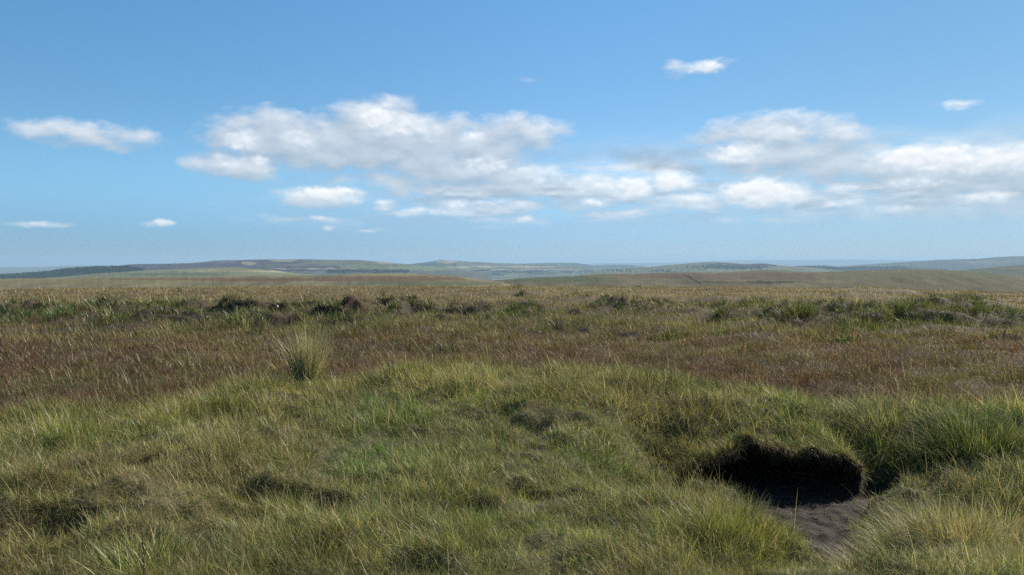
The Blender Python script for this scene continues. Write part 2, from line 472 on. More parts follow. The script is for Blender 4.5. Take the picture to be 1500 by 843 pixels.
def h_ground(x, y):
    z = h_top(x, y)
    pm, lv, _ = pool_mask(x, y)
    lv = lv + .04 * perlin(x * 1.7, y * 1.7, 29)
    z = z + (lv - z) * sstep(pm, .02, .35)
    sm = spine_mask(x, y)
    fz = FLOOR_Z + .03 * perlin(x * 3, y * 3, 21) + .022 * perlin(x * 10, y * 10, 22) + .008 * perlin(x * 27, y * 27, 24)
    fz = fz + .05 * sstep(y, 5.6, 4.4) + .02 * np.abs(perlin(x * 6, y * 6, 23))
    o = y - rim_y(x)
    blocked = (x > 1.28) & (x < 3.2) & (o > -.02)
    sm = np.where(blocked, 0, sm)
    m = np.maximum(sm, cave_mask(x, y))
    return z + (np.minimum(fz, z) - z) * m, m


def bare_peat(x, y):
    """1 where peat is bare, and in turf pits coloured dark as shade"""
    m = np.maximum(spine_mask(x, y) * 1.0, cave_mask(x, y))
    m = np.maximum(m, sstep(pool_mask(x, y)[0], .05, .3))
    m = np.maximum(m, hag_zone(x, y) * sstep(hag_noise(x, y), -.02, -.14) * sstep(hag_noise(x, y), -.50, -.30) * sstep(perlin(x * .35, y * .5, 28), -.1, .15))
    for (qx, qy, rad, dep) in HOLES[:5] + HOLES[13:14]:  # dark peat colour painted into these turf pits to deepen their shade
        d2 = ((x - qx) / rad) ** 2 + ((y - qy) / (rad * .7)) ** 2 + .5 * perlin(x * 7, y * 7, 44)
        m = np.maximum(m, sstep(d2, .75, .3))
    for (x0, y0, hw, hh) in FACE_W:
        sel = (np.abs(x - x0) < hw * 1.5) & (y > y0 - 2.5) & (y < y0 + .8)
        if sel.any():
            xs, ys = x[sel], y[sel]
            lx = (xs - x0) / hw
            yy = ys - y0 + .25 * perlin(xs * 1.5, ys * .3, 14)
            lx = lx + .5 * perlin(xs * 2.3, ys * 2.3, 16)
            yy = yy + .16 * perlin(xs * 3.1, ys * 1.1, 17)
            v = np.exp(-(lx * 1.0) ** 6) * sstep(yy, -.50, -.22) * sstep(yy, .12, .07) * sstep(perlin(xs * 1.7, ys * 2.2, 19), -.45, -.1)
            m[sel] = np.maximum(m[sel], v)
    return m


def mesh_from(name, verts, quads, tris=None, attrs=None, mat=None, smooth=True):
    me = bpy.data.meshes.new(name)
    nq, nt = (0 if quads is None else len(quads)), (0 if tris is None else len(tris))
    me.vertices.add(len(verts))
    me.vertices.foreach_set('co', np.ascontiguousarray(verts, np.float32).ravel())
    loops = []
    if nq: loops.append(np.asarray(quads, np.int32).ravel())
    if nt: loops.append(np.asarray(tris, np.int32).ravel())
    loops = np.concatenate(loops)
    me.loops.add(len(loops))
    me.loops.foreach_set('vertex_index', loops)
    me.polygons.add(nq + nt)
    st = np.concatenate([np.arange(nq) * 4, nq * 4 + np.arange(nt) * 3]).astype(np.int32)
    me.polygons.foreach_set('loop_start', st)
    if smooth:
        me.polygons.foreach_set('use_smooth', np.ones(nq + nt, bool))
    for an, av in (attrs or {}).items():
        if av.ndim == 2:
            a = me.attributes.new(an, 'FLOAT_COLOR', 'POINT')
            c4 = np.ones((len(av), 4), np.float32); c4[:, :3] = av
            a.data.foreach_set('color', c4.ravel())
        else:
            a = me.attributes.new(an, 'FLOAT', 'POINT')
            a.data.foreach_set('value', av.astype(np.float32))
    me.update(calc_edges=True)
    if mat: me.materials.append(mat)
    return me


def link(name, me, kind=None, label=None, cat=None, group=None):
    o = bpy.data.objects.new(name, me)
    col.objects.link(o)
    if kind: o['kind'] = kind
    if label: o['label'] = label
    if cat: o['category'] = cat
    if group: o['group'] = group
    return o


def grid_quads(nr, nc, closed=False):
    i = np.arange(nr - 1)[:, None]
    j = np.arange(nc if closed else nc - 1)[None, :]
    j2 = (j + 1) % nc
    a = i * nc + j; b = i * nc + j2; c = (i + 1) * nc + j2; d = (i + 1) * nc + j
    return np.stack([a, b, c, d], -1).reshape(-1, 4)


# ------------------------------------------------------------------ materials
def new_mat(name):
    m = bpy.data.materials.new(name)
    m.use_nodes = True
    m.node_tree.nodes.clear()
    q = NT(m.node_tree)
    out = q.new('ShaderNodeOutputMaterial')
    return m, q, out


def blade_material(name, transl=.36, gloss=.025, rough=.42):
    m, q, out = new_mat(name)
    at_ = q.new('ShaderNodeAttribute', attribute_name='col')
    c = at_.outputs['Color']
    d = q.new('ShaderNodeBsdfDiffuse'); q.l.new(c, d.inputs['Color'])
    t = q.new('ShaderNodeBsdfTranslucent')
    tc_ = q.mix(1.0, c, (1.15, 1.12, .75, 1), 'MULTIPLY'); q.l.new(tc_, t.inputs['Color'])
    mm = q.new('ShaderNodeMixShader'); mm.inputs[0].default_value = transl
    q.l.new(d.outputs[0], mm.inputs[1]); q.l.new(t.outputs[0], mm.inputs[2])
    g = q.new('ShaderNodeBsdfGlossy'); g.inputs['Roughness'].default_value = rough
    g.inputs['Color'].default_value = (.9, .9, .85, 1)
    m2 = q.new('ShaderNodeMixShader'); m2.inputs[0].default_value = gloss
    q.l.new(mm.outputs[0], m2.inputs[1]); q.l.new(g.outputs[0], m2.inputs[2])
    q.l.new(m2.outputs[0], out.inputs['Surface'])
    return m


def ground_material():
    m, q, out = new_mat('moor_ground')
    geo = q.new('ShaderNodeNewGeometry')
    pos = geo.outputs['Position']
    bs = q.new('ShaderNodeBsdfPrincipled')
    at_ = q.new('ShaderNodeAttribute', attribute_name='col')
    pe = q.new('ShaderNodeAttribute', attribute_name='peat')
    we = q.new('ShaderNodeAttribute', attribute_name='wet')
    n1 = q.noise(pos, 14, 5, .65)
    n2 = q.noise(pos, 90, 3, .6)
    var = q.m('MULTIPLY_ADD', n1, 1.1, .45)
    base = q.mix(1.0, at_.outputs['Color'], q.xyz(var, var, var), 'MULTIPLY')
    pcol = q.mix(q.ramp01(n1, .35, .7), (.012, .009, .007, 1), (.032, .022, .016, 1))
    pcol = q.mix(q.ramp01(n2, .55, .75), pcol, (.036, .024, .016, 1))
    c = q.mix(pe.outputs['Fac'], base, pcol)
    q.l.new(c, bs.inputs['Base Color'])
    rr = q.m('MULTIPLY_ADD', we.outputs['Fac'], -.68, .92)
    q.l.new(rr, bs.inputs['Roughness'])
    bs.inputs['Specular IOR Level'].default_value = .35
    bp = q.new('ShaderNodeBump'); bp.inputs['Strength'].default_value = .8; bp.inputs['Distance'].default_value = .02
    q.l.new(q.m('MULTIPLY', q.m('ADD', n1, q.m('MULTIPLY', n2, .35)), q.m('SUBTRACT', 1.0, we.outputs['Fac'])), bp.inputs['Height'])
    q.l.new(bp.outputs[0], bs.inputs['Normal'])
    q.l.new(bs.outputs[0], out.inputs['Surface'])
    return m


def peat_material():
    m, q, out = new_mat('bare_peat')
    geo = q.new('ShaderNodeNewGeometry')
    bs = q.new('ShaderNodeBsdfPrincipled')
    at_ = q.new('ShaderNodeAttribute', attribute_name='col')
    n1 = q.noise(geo.outputs['Position'], 18, 6, .7)
    v = q.m('MULTIPLY_ADD', n1, 1.4, .3)
    q.l.new(q.mix(1.0, at_.outputs['Color'], q.xyz(v, v, v), 'MULTIPLY'), bs.inputs['Base Color'])
    bs.inputs['Roughness'].default_value = .95
    bs.inputs['Specular IOR Level'].default_value = .2
    bp = q.new('ShaderNodeBump'); bp.inputs['Strength'].default_value = 1.0; bp.inputs['Distance'].default_value = .03
    q.l.new(n1, bp.inputs['Height']); q.l.new(bp.outputs[0], bs.inputs['Normal'])
    q.l.new(bs.outputs[0], out.inputs['Surface'])
    return m


def hill_material():
    m, q, out = new_mat('hillside_land')
    bs = q.new('ShaderNodeBsdfDiffuse')
    at_ = q.new('ShaderNodeAttribute', attribute_name='col')
    geo = q.new('ShaderNodeNewGeometry')
    mp = q.new('ShaderNodeMapping'); mp.inputs['Scale'].default_value = (1, .35, 1)
    q.l.new(geo.outputs['Position'], mp.inputs['Vector'])
    n1 = q.noise(mp.outputs[0], .012, 6, .65)
    n2 = q.noise(mp.outputs[0], .09, 4, .6)
    v = q.m('ADD', q.m('MULTIPLY_ADD', n1, .8, .25), q.m('MULTIPLY', n2, .7))
    q.l.new(q.mix(1.0, at_.outputs['Color'], q.xyz(v, v, v), 'MULTIPLY'), bs.inputs['Color'])
    q.l.new(bs.outputs[0], out.inputs['Surface'])
    return m


M_BLADE = blade_material('grass_blade')
M_RUSH = blade_material('rush_stem', .20, .04, .4)
M_GROUND = ground_material()
M_PEAT = peat_material()
M_HILL = hill_material()

# ------------------------------------------------------------------ ground sheet
def build_ground():
    th_f = np.radians(np.arange(-54, 54.01, .2))
    th_c = np.radians(np.arange(58, 302.01, 3.8))
    th = np.concatenate([th_f, th_c])
    rr = [np.geomspace(.3, 2.6, 16)[:-1], np.geomspace(2.6, 13, 400)[:-1], np.geomspace(13, 95, 360)[:-1], np.geomspace(95, 60000, 110)]
    rr = np.concatenate(rr)
    R, TH = np.meshgrid(rr, th, indexing='ij')
    x, y = (R * np.sin(TH)).ravel(), (R * np.cos(TH)).ravel()
    z, m = h_ground(x, y)
    pe = np.maximum(bare_peat(x, y), m)
    px, py = proj(x, y, z)
    r = np.hypot(x, y)
    n = fbm(x * .6, y * .6, 41, 3)[:, None]
    thatch = np.array([.080, .070, .030]) + np.clip(n, -1, 1) * np.array([.02, .014, .008])
    red = np.array([.060, .034, .020]) + np.clip(n, -1, 1) * np.array([.02, .008, .004])
    gold = np.array([.10, .075, .038]) + np.clip(n, -1, 1) * np.array([.03, .02, .01])
    moor = np.array([.085, .080, .042])
    k1 = sstep(r, 9, 12)[:, None]; k2 = sstep(r, 24, 40)[:, None]; k3 = sstep(r, 90, 400)[:, None]
    c = thatch * (1 - k1) + red * k1
    c = c * (1 - k2) + gold * k2
    c = c * (1 - k3) + moor * k3
    pm, lv, wn = pool_mask(x, y)
    wet = wn * sstep(pm + .25 * perlin(x * 1.3, y * 2.5, 43), .35, .75)
    pe = np.maximum(pe, sstep(pm, .05, .3))
    sl = np.zeros_like(x)
    k = (r > 13) & (r < 80) & (y > 8)
    hq = lambda a, b: h_ground(a, b)[0]
    sl[k] = np.hypot(hq(x[k], y[k] + .08) - hq(x[k], y[k] - .08), hq(x[k] + .08, y[k]) - hq(x[k] - .08, y[k])) / .16
    pe = np.maximum(pe, sstep(sl, .85, 1.4))          # steep cut sides are bare peat
    me = mesh_from('ground', np.stack([x, y, z], -1), grid_quads(len(rr), len(th), True), None, {'col': c, 'peat': pe, 'wet': wet}, M_GROUND)
    link('ground', me, 'structure', 'brown and green moorland ground running to the horizon', 'ground')


build_ground()
print('ground', time.time() - T0)

# ------------------------------------------------------------------ peat bank of the hollow
def build_bank():
    nt = 260
    t = np.linspace(0, 1, nt)
    rx = np.interp(t, RIM_T, RIM[:, 0]); ry = np.interp(t, RIM_T, RIM[:, 1])
    rx0, ry0 = rx.copy(), ry.copy()
    ry = ry + .06 * perlin(t * 17, t * 0, 51) + .03 * perlin(t * 50, t * 0, 52)
    hf = np.clip(sstep(t, 0, .16) * sstep(t, 1, .90), 0, 1)
    # profile: (distance behind rim, height 1 = turf top .. 0 = floor)
    P = [(.85, 1.0), (.6, 1.0), (.4, 1.0), (.25, 1.0), (.12, 1.0), (.04, .985), (0, .95), (-.02, .90), (-.015, .84), (.01, .77), (.05, .70), (.11, .62), (.19, .54), (.27, .44), (.34, .34), (.39, .22), (.40, .10), (.36, 0.0), (.25, -.06)]
    P = np.array(P)
    s = np.linspace(0, len(P) - 1, 110)
    po = np.interp(s, np.arange(len(P)), P[:, 0]); ph = np.interp(s, np.arange(len(P)), P[:, 1])
    S, TT = np.meshgrid(np.arange(len(s)), np.arange(nt), indexing='ij')
    off, hh = po[S], ph[S]
    X = rx[TT] + 0 * off
    under = hh < .96
    off = np.where(under, off * (.15 + .85 * hf[TT]), off)
    Y = ry[TT] + off
    top = h_top(X.ravel(), Y.ravel()).reshape(X.shape) + .012
    lip = (h_top(rx, ry) + .03 * perlin(t * 28, t * 0, 53) - .02)[TT] + .012
    fl = FLOOR_Z - .03
    Z = np.where(hh >= .999, top, fl + (lip - fl) * hh)
    Z = np.where(hh >= .999, Z - .05 * sstep(off, .5, .85), Z)
    nz = fbm(TT * .07, S * .11, 55, 4, .6)
    nz2 = fbm(TT * .25, S * .3, 57, 2, .6)
    k = (hh < .97)
    Y = Y + k * (.05 * nz + .022 * nz2)
    Z = Z + k * (.022 * nz2)
    X = X + k * .025 * fbm(TT * .12, S * .12, 59, 2)
    c = np.zeros((X.size, 3))
    H1 = hh.ravel()[:, None]
    pe = np.array([.040, .028, .020])
    fib = np.array([.13, .075, .042])
    tf = np.array([.06, .05, .022])
    kf = sstep(H1, .72, .95) * (.5 + .6 * nz.ravel()[:, None])
    kf = np.clip(kf + .6 * sstep(TT.ravel()[:, None] / nt, .35, .1) * sstep(H1, .55, .9), 0, 1)
    kf = np.clip(kf + .4 * sstep(TT.ravel()[:, None] / nt, .82, .95), 0, 1)
    c = pe * (1 - kf) + fib * kf
    c = np.where(H1 > .97, tf, c)
    me = mesh_from('peat_bank', np.stack([X, Y, Z], -1).reshape(-1, 3), grid_quads(len(s), nt), None, {'col': c}, M_PEAT)
    link('peat_bank', me, 'structure', 'dark undercut bank of bare peat below the turf lip of the hollow', 'peat bank')


build_bank()

# ------------------------------------------------------------------ blades
def blades_mesh(name, base, az, ph0, ph1, L, Wd, colr, S, mat, tipcol=None, facing=None):
    n = len(base)
    t = np.arange(S + 1) / S
    phi = ph0[:, None] + ph1[:, None] * (t[None, :-1] + .5 / S)
    st = L[:, None] / S
    hx = np.concatenate([np.zeros((n, 1)), np.cumsum(np.sin(phi) * st, 1)], 1)
    hz = np.concatenate([np.zeros((n, 1)), np.cumsum(np.cos(phi) * st, 1)], 1)
    ca, sa = np.cos(az)[:, None], np.sin(az)[:, None]
    X = base[:, :1] + hx * ca; Y = base[:, 1:2] + hx * sa; Z = base[:, 2:3] + hz
    fb = az + math.pi / 2 + (rng.normal(0, .6, n) if facing is None else facing)
    sx_, sy_ = np.cos(fb)[:, None], np.sin(fb)[:, None]
    wt_ = Wd[:, None] * .5 * (1 - .75 * t[None, :] ** 1.6)
    nv = 2 * S + 1
    V_ = np.empty((n, nv, 3), np.float32)
    for k in range(S):
        V_[:, 2 * k, 0] = X[:, k] - sx_[:, 0] * wt_[:, k]; V_[:, 2 * k, 1] = Y[:, k] - sy_[:, 0] * wt_[:, k]; V_[:, 2 * k, 2] = Z[:, k]
        V_[:, 2 * k + 1, 0] = X[:, k] + sx_[:, 0] * wt_[:, k]; V_[:, 2 * k + 1, 1] = Y[:, k] + sy_[:, 0] * wt_[:, k]; V_[:, 2 * k + 1, 2] = Z[:, k]
    V_[:, 2 * S, 0] = X[:, S]; V_[:, 2 * S, 1] = Y[:, S]; V_[:, 2 * S, 2] = Z[:, S]
    o = (np.arange(n) * nv)[:, None]
    q = np.concatenate([o + np.array([[2 * k, 2 * k + 1, 2 * k + 3, 2 * k + 2]]) for k in range(S - 1)], 1).reshape(-1, 4) if S > 1 else None
    tr = o + np.array([[2 * S - 2, 2 * S - 1, 2 * S]])
    C = np.repeat(colr[:, None, :], nv, 1).astype(np.float32)
    if tipcol is not None:
        tt = np.concatenate([np.repeat(t[:S], 2), [1.0]])[None, :, None]
        w_ = np.clip((tt - .45) / .55, 0, 1)
        C = C * (1 - w_) + tipcol[:, None, :] * w_
    return mesh_from(name, V_.reshape(-1, 3), q, tr, {'col': C.reshape(-1, 3)}, mat)


PAL = np.array([
    (.088, .142, .028),   # 0 green
    (.070, .180, .030),   # 1 fresh green
    (.142, .146, .038),   # 2 olive
    (.470, .390, .190),   # 3 straw
    (.360, .350, .190),   # 4 pale grey green
    (.114, .050, .031),   # 5 red brown
    (.155, .104, .055),   # 6 brown
    (.036, .056, .014),   # 7 dark rush green
    (.260, .265, .055),   # 8 yellow green
    (.340, .240, .145),   # 9 pinkish straw
    (.280, .205, .090),   # 10 gold
])
NP_ = len(PAL)


def gpx(px, py, cx, cy, sx_, sy_):
    return np.exp(-((px - cx) / sx_) ** 2 - ((py - cy) / sy_) ** 2)


def species(px, py, x, y):
    """weights of the plant kinds at a place on the moor, and blade length"""
    n = len(px)
    w = np.zeros((n, NP_))
    r = np.hypot(x, y)
    cy = np.interp(x, CREST_X, CREST_Y) + .25 * perlin(x * .8, y * .2, 2)
    jit = .5 * fbm(x * .5, y * .5, 71, 2)
    mound = sstep(y + jit * .6, cy + 1.0, cy + .3)
    a = fbm(x * .55, y * .55, 73, 3); b = fbm(x * .8, y * .8, 75, 3); c = fbm(x * 1.3, y * 1.3, 77, 2)
    # foreground turf
    W0 = np.zeros((n, NP_))
    W0[:, 0] = .26 + .25 * a; W0[:, 2] = .36 + .2 * b; W0[:, 3] = .20 - .12 * a + .12 * c; W0[:, 4] = .16 + .12 * c - .08 * b
    W0[:, 6] = .14 - .15 * a; W0[:, 8] = .16 - .1 * b; W0[:, 1] = .05 + .10 * a; W0[:, 7] = .06 + .1 * b
    for (gx_, gy_, s1, s2, k, amt) in [(540, 672, 55, 24, 1, 1.5), (620, 600, 110, 30, 1, .55), (575, 640, 60, 30, 1, .6), (860, 680, 30, 25, 1, .5), (940, 690, 60, 30, 1, .4),
                                       (110, 615, 160, 26, 8, .55), (330, 585, 160, 20, 8, .45), (60, 650, 80, 30, 0, .4), (700, 555, 260, 14, 8, .2), (1085, 820, 90, 60, 8, .5),
                                       (120, 690, 130, 30, 9, .35), (250, 620, 90, 18, 9, .2), (30, 770, 60, 40, 5, .5), (20, 830, 60, 40, 6, .7), (390, 730, 50, 25, 5, .3),
                                       (380, 735, 70, 25, 8, .4), (1090, 690, 40, 10, 5, .5), (1010, 690, 40, 12, 5, .6), (760, 800, 160, 40, 8, .35), (330, 790, 120, 40, 8, .3), (1200, 620, 120, 30, 0, .5),
                                       (1290, 600, 110, 20, 4, .6), (1420, 650, 120, 50, 0, .8), (1430, 640, 100, 50, 7, .6), (1300, 680, 90, 40, 0, .5), (1400, 760, 120, 70, 4, .35), (1320, 780, 100, 60, 2, .4),
                                       (1380, 830, 60, 40, 3, .4), (780, 600, 120, 30, 9, .2), (900, 560, 200, 20, 0, .2), (1480, 590, 60, 25, 3, .4), (620, 770, 110, 40, 6, .35), (500, 720, 60, 20, 3, .3), (170, 820, 80, 40, 0, .8)]:
        W0[:, k] += amt * gpx(px, py, gx_, gy_, s1, s2)
    # red moor grass behind the mound
    W1 = np.zeros((n, NP_))
    nb_ = sstep(py, 515, 560); W1[:, 10] = .07 - .07 * nb_; W1[:, 5] = .45 + .4 * a + .35 * nb_; W1[:, 6] = .28; W1[:, 2] = .17 - .3 * a; W1[:, 9] = .07 + .06 * b - .06 * nb_; W1[:, 3] = .01 + .05 * c; W1[:, 0] = .07 - .2 * b; W1[:, 4] = .03
    W1[:, 7] = .03
    W1[:, 0] += .5 * gpx(px, py, 130, 565, 150, 14) + .3 * gpx(px, py, 330, 555, 90, 14) + .45 * gpx(px, py, 1420, 560, 110, 20)
    W1[:, 2] += .4 * gpx(px, py, 1420, 560, 130, 25)
    # hag belt
    W2 = np.zeros((n, NP_))
    W2[:, 2] = .40 + .2 * a; W2[:, 6] = .22; W2[:, 0] = .14 + .15 * b; W2[:, 7] = .10 + .1 * b; W2[:, 3] = .10; W2[:, 10] = .10 - .1 * b; W2[:, 5] = .10 - .12 * a
    hag = np.zeros(n)
    for (hx_, hy_, s1, s2) in HAGS:
        hag = np.maximum(hag, gpx(px, py, hx_, hy_, s1, s2))
    W2[:, 7] += .8 * hag; W2[:, 0] += .5 * hag
    # far gold
    W3 = np.zeros((n, NP_))
    aa = fbm(x * .09, y * .16, 81, 3)
    W3[:, 10] = .30 + .2 * aa; W3[:, 3] = .20 + .1 * aa; W3[:, 6] = .28 - .2 * aa; W3[:, 2] = .26; W3[:, 5] = .14 - .3 * aa; W3[:, 9] = .10
    W3[:, 5] += .5 * gpx(px, py, 740, 448, 70, 9) + .25 * gpx(px, py, 200, 434, 260, 5) + .2 * gpx(px, py, 1350, 430, 200, 8)
    W3[:, 7] += .7 * hag; W3[:, 0] += .4 * hag
    t1 = sstep(py + 8 * jit, 508, 482)       # red -> hag belt
    t2 = sstep(py + 6 * jit, 462, 440)       # hag belt -> far gold
    wv = W1 * (1 - t1)[:, None] + W2 * t1[:, None]
    wv = wv * (1 - t2)[:, None] + W3 * t2[:, None]
    w = W0 * mound[:, None] + wv * (1 - mound)[:, None]
    w = np.clip(w, 0, None); w /= w.sum(1, keepdims=True)
    ln = .082 * mound + (1 - mound) * (.125 + .03 * t1 - .03 * t2)
    ln = ln + .03 * mound * sstep(y, cy - 2.5, cy - .5) + .03 * mound * sstep(x, 2.8, 4)
    ln = ln + .08 * hag * (1 - mound)
    return w, ln, mound, hag


def under_lip(x, y):
    o = y - rim_y(x)
    return (x > 1.28) & (x < 3.2) & (o > -.01) & (o < .75)


def grass_height(x, y):
    z, m = h_ground(x, y)
    ul = under_lip(x, y)
    return np.where(ul, h_top(x, y) + .012, z), np.where(ul, 0, m)


def sample_r(n, r0, r1, p):
    """r with areal density ~ r^-p"""
    e = 2 - p
    u = rng.random(n)
    return (r0 ** e + u * (r1 ** e - r0 ** e)) ** (1 / e)


def make_grass(name, n_tufts, per, r0, r1, p, S, wbase, lscale, label, spread, sel=None, half=math.radians(51)):
    tr = sample_r(n_tufts, r0, r1, p)
    tth = rng.uniform(-half, half, n_tufts)
    tx, ty = tr * np.sin(tth), tr * np.cos(tth)
    tz, _ = grass_height(tx, ty)
    px, py = proj(tx, ty, tz)
    w, ln, mound, hag = species(px, py, tx, ty)
    cum = np.cumsum(w, 1)
    tsp = (rng.random((n_tufts, 1)) > cum).sum(1).clip(0, NP_ - 1)
    # fields shared by neighbouring tufts
    tall = np.clip(1 + .85 * fbm(tx * 1.3, ty * 1.3, 91, 3), .55, 2.3) * rng.uniform(.75, 1.25, n_tufts)
    tlean = 2.75 + 2.8 * fbm(tx * .7, ty * .7, 93, 2) + rng.normal(0, .9, n_tufts)
    tlm = np.clip(.30 + .25 * fbm(tx * .9, ty * .9, 95, 2) + rng.normal(0, .12, n_tufts), .02, .9)
    nb = n_tufts * per
    ti = np.repeat(np.arange(n_tufts), per)
    sc = spread(tr)[ti]
    ox, oy = rng.normal(0, 1, nb) * sc, rng.normal(0, 1, nb) * sc
    x, y = tx[ti] + ox, ty[ti] + oy
    z, m = grass_height(x, y)
    bp = bare_peat(x, y)
    bp = np.where(under_lip(x, y), 0, bp)
    keep = (bp < .42 + .75 * (rng.random(nb) - .5)) & (np.hypot(x, y) > 2.2)
    if sel is not None:
        keep &= sel(x, y)
    ti, x, y, z, ox, oy, sc = ti[keep], x[keep], y[keep], z[keep], ox[keep], oy[keep], sc[keep]
    nb = len(x)
    r = np.hypot(x, y)
    spc = np.where(rng.random(nb) < .62, tsp[ti], (rng.random((nb, 1)) > cum[ti]).sum(1).clip(0, NP_ - 1))
    c = PAL[spc] * (np.exp(rng.normal(0, .22, n_tufts) + .28 * fbm(tx * .8, ty * .8, 97, 3))[ti] * np.exp(rng.normal(0, .22, nb)))[:, None] * (1 + rng.normal(0, .06, (nb, 3)))
    # lean: outward from the tuft plus the wind
    lx = ox / (sc + 1e-6) * .30 + np.cos(tlean[ti]) * tlm[ti] * .7 + rng.normal(0, .42, nb)
    ly = oy / (sc + 1e-6) * .30 + np.sin(tlean[ti]) * tlm[ti] * .7 + rng.normal(0, .42, nb)
    az = np.arctan2(ly, lx)
    lm = np.hypot(lx, ly)
    ph0 = np.clip(lm * .75, 0, 1.25)
    ph1 = np.clip(rng.gamma(2.0, .42, nb) * (.5 + lm), 0, 2.0)
    flat = rng.random(nb) < .26 * mound[ti]
    ph0 = np.where(flat, rng.uniform(.9, 1.4, nb), ph0)
    az = np.where(flat, rng.uniform(0, 6.283, nb), az)
    L = ln[ti] * tall[ti] * rng.lognormal(0, .30, nb) * lscale
    Wd = wbase(r) * rng.uniform(.6, 1.4, nb)
    Wd = np.where(np.isin(spc, (3, 9)), Wd * .7, Wd)
    L = np.where(np.isin(spc, (3, 9)), L * 1.25, L)
    ph1 = np.where(np.isin(spc, (3, 9)), ph1 * .6, ph1)
    tip = c * 1.0
    dry = (rng.random(nb) < .35)[:, None]
    tip = np.where(dry, .5 * c + .5 * PAL[3] * .8, tip)
    base = np.stack([x, y, z - .015], -1)
    me = blades_mesh(name, base, az, ph0, ph1, L, Wd, c, S, M_BLADE, tip)
    link(name, me, 'stuff', label, 'grass')
    print(name, nb, time.time() - T0)


mound_sel = lambda x, y: y < np.interp(x, CREST_X, CREST_Y) + 1.0
back_sel = lambda x, y: y >= np.interp(x, CREST_X, CREST_Y) + 1.0
make_grass('turf_grass', 56000, 22, 2.6, 11.5, 1.3, 4, lambda r: .0026 * (r / 5) ** .8, 1.0,
           'mixed green, olive and straw grass tangled over the near mound', lambda r: .035 + .006 * r, mound_sel)
make_grass('moor_grass', 36000, 20, 7.5, 24, 1.7, 3, lambda r: .0034 * (r / 8) ** .9, 1.0,
           'red brown moor grass on the flat behind the green mound', lambda r: .05 + .006 * r, lambda x, y: back_sel(x, y) & (np.hypot(x, y) < 22))
make_grass('hill_grass', 36000, 16, 22, 100, 1.75, 2, lambda r: .009 * (r / 22) ** .9, 1.0,
           'straw and olive grass on the far part of the moor top', lambda r: .10 + .006 * r, lambda x, y: np.hypot(x, y) >= 22)


def make_fringe():
    n = 2600
    t = rng.uniform(.02, .98, n)
    x = np.interp(t, RIM_T, RIM[:, 0]); y = np.interp(t, RIM_T, RIM[:, 1]) + rng.normal(.01, .035, n) - .02
    z = h_top(x, np.interp(t, RIM_T, RIM[:, 1])) - rng.uniform(-.01, .06, n)
    hang = rng.random(n) < .72
    az = -math.pi / 2 + rng.normal(0, .7, n)
    ph0 = np.where(hang, rng.uniform(.9, 1.6, n), rng.uniform(.3, 1.0, n))
    ph1 = np.where(hang, rng.uniform(.8, 1.7, n), rng.uniform(.2, 1.2, n))
    L = rng.gamma(4, .018, n) * np.where(hang, 1, 1.5)
    idx = rng.choice([6, 5, 2, 3, 10, 0], n, p=[.34, .20, .18, .08, .10, .10])
    c = PAL[idx] * np.exp(rng.normal(-.1, .3, (n, 1)))
    me = blades_mesh('turf_fringe', np.stack([x, y, z], -1), az, ph0, ph1, L, rng.uniform(.0018, .004, n), c, 4, M_BLADE)
    # dead litter lying on the bare floor
    m_ = 1500
    t = rng.random(m_) * (len(SPINE) - 1); k = t.astype(int); f = t - k
    P = SPINE[k] * (1 - f)[:, None] + SPINE[np.minimum(k + 1, len(SPINE) - 1)] * f[:, None]
    lx, ly = P[:, 0] + rng.normal(0, .55, m_) * P[:, 2], P[:, 1] + rng.normal(0, .4, m_) * P[:, 2]
    kk = ly < rim_y(lx) - .02
    lx, ly = lx[kk], ly[kk]; m_ = len(lx)
    lz, _ = h_ground(lx, ly)
    idx = rng.choice([6, 9, 3, 5], m_, p=[.5, .2, .15, .15])
    me2 = blades_mesh('peat_litter', np.stack([lx, ly, lz + .004], -1), rng.uniform(0, 6.28, m_), np.full(m_, 1.35), rng.normal(.2, .15, m_), rng.gamma(3, .02, m_), rng.uniform(.002, .0045, m_), PAL[idx] * .8, 3, M_BLADE)
    link('dead_grass', me2, 'stuff', 'scattered dead grass lying on the bare peat floor', 'litter')
    link('turf_fringe', me, 'stuff', 'dead roots and grass hanging over the lip of the peat hollow', 'grass')


make_fringe()


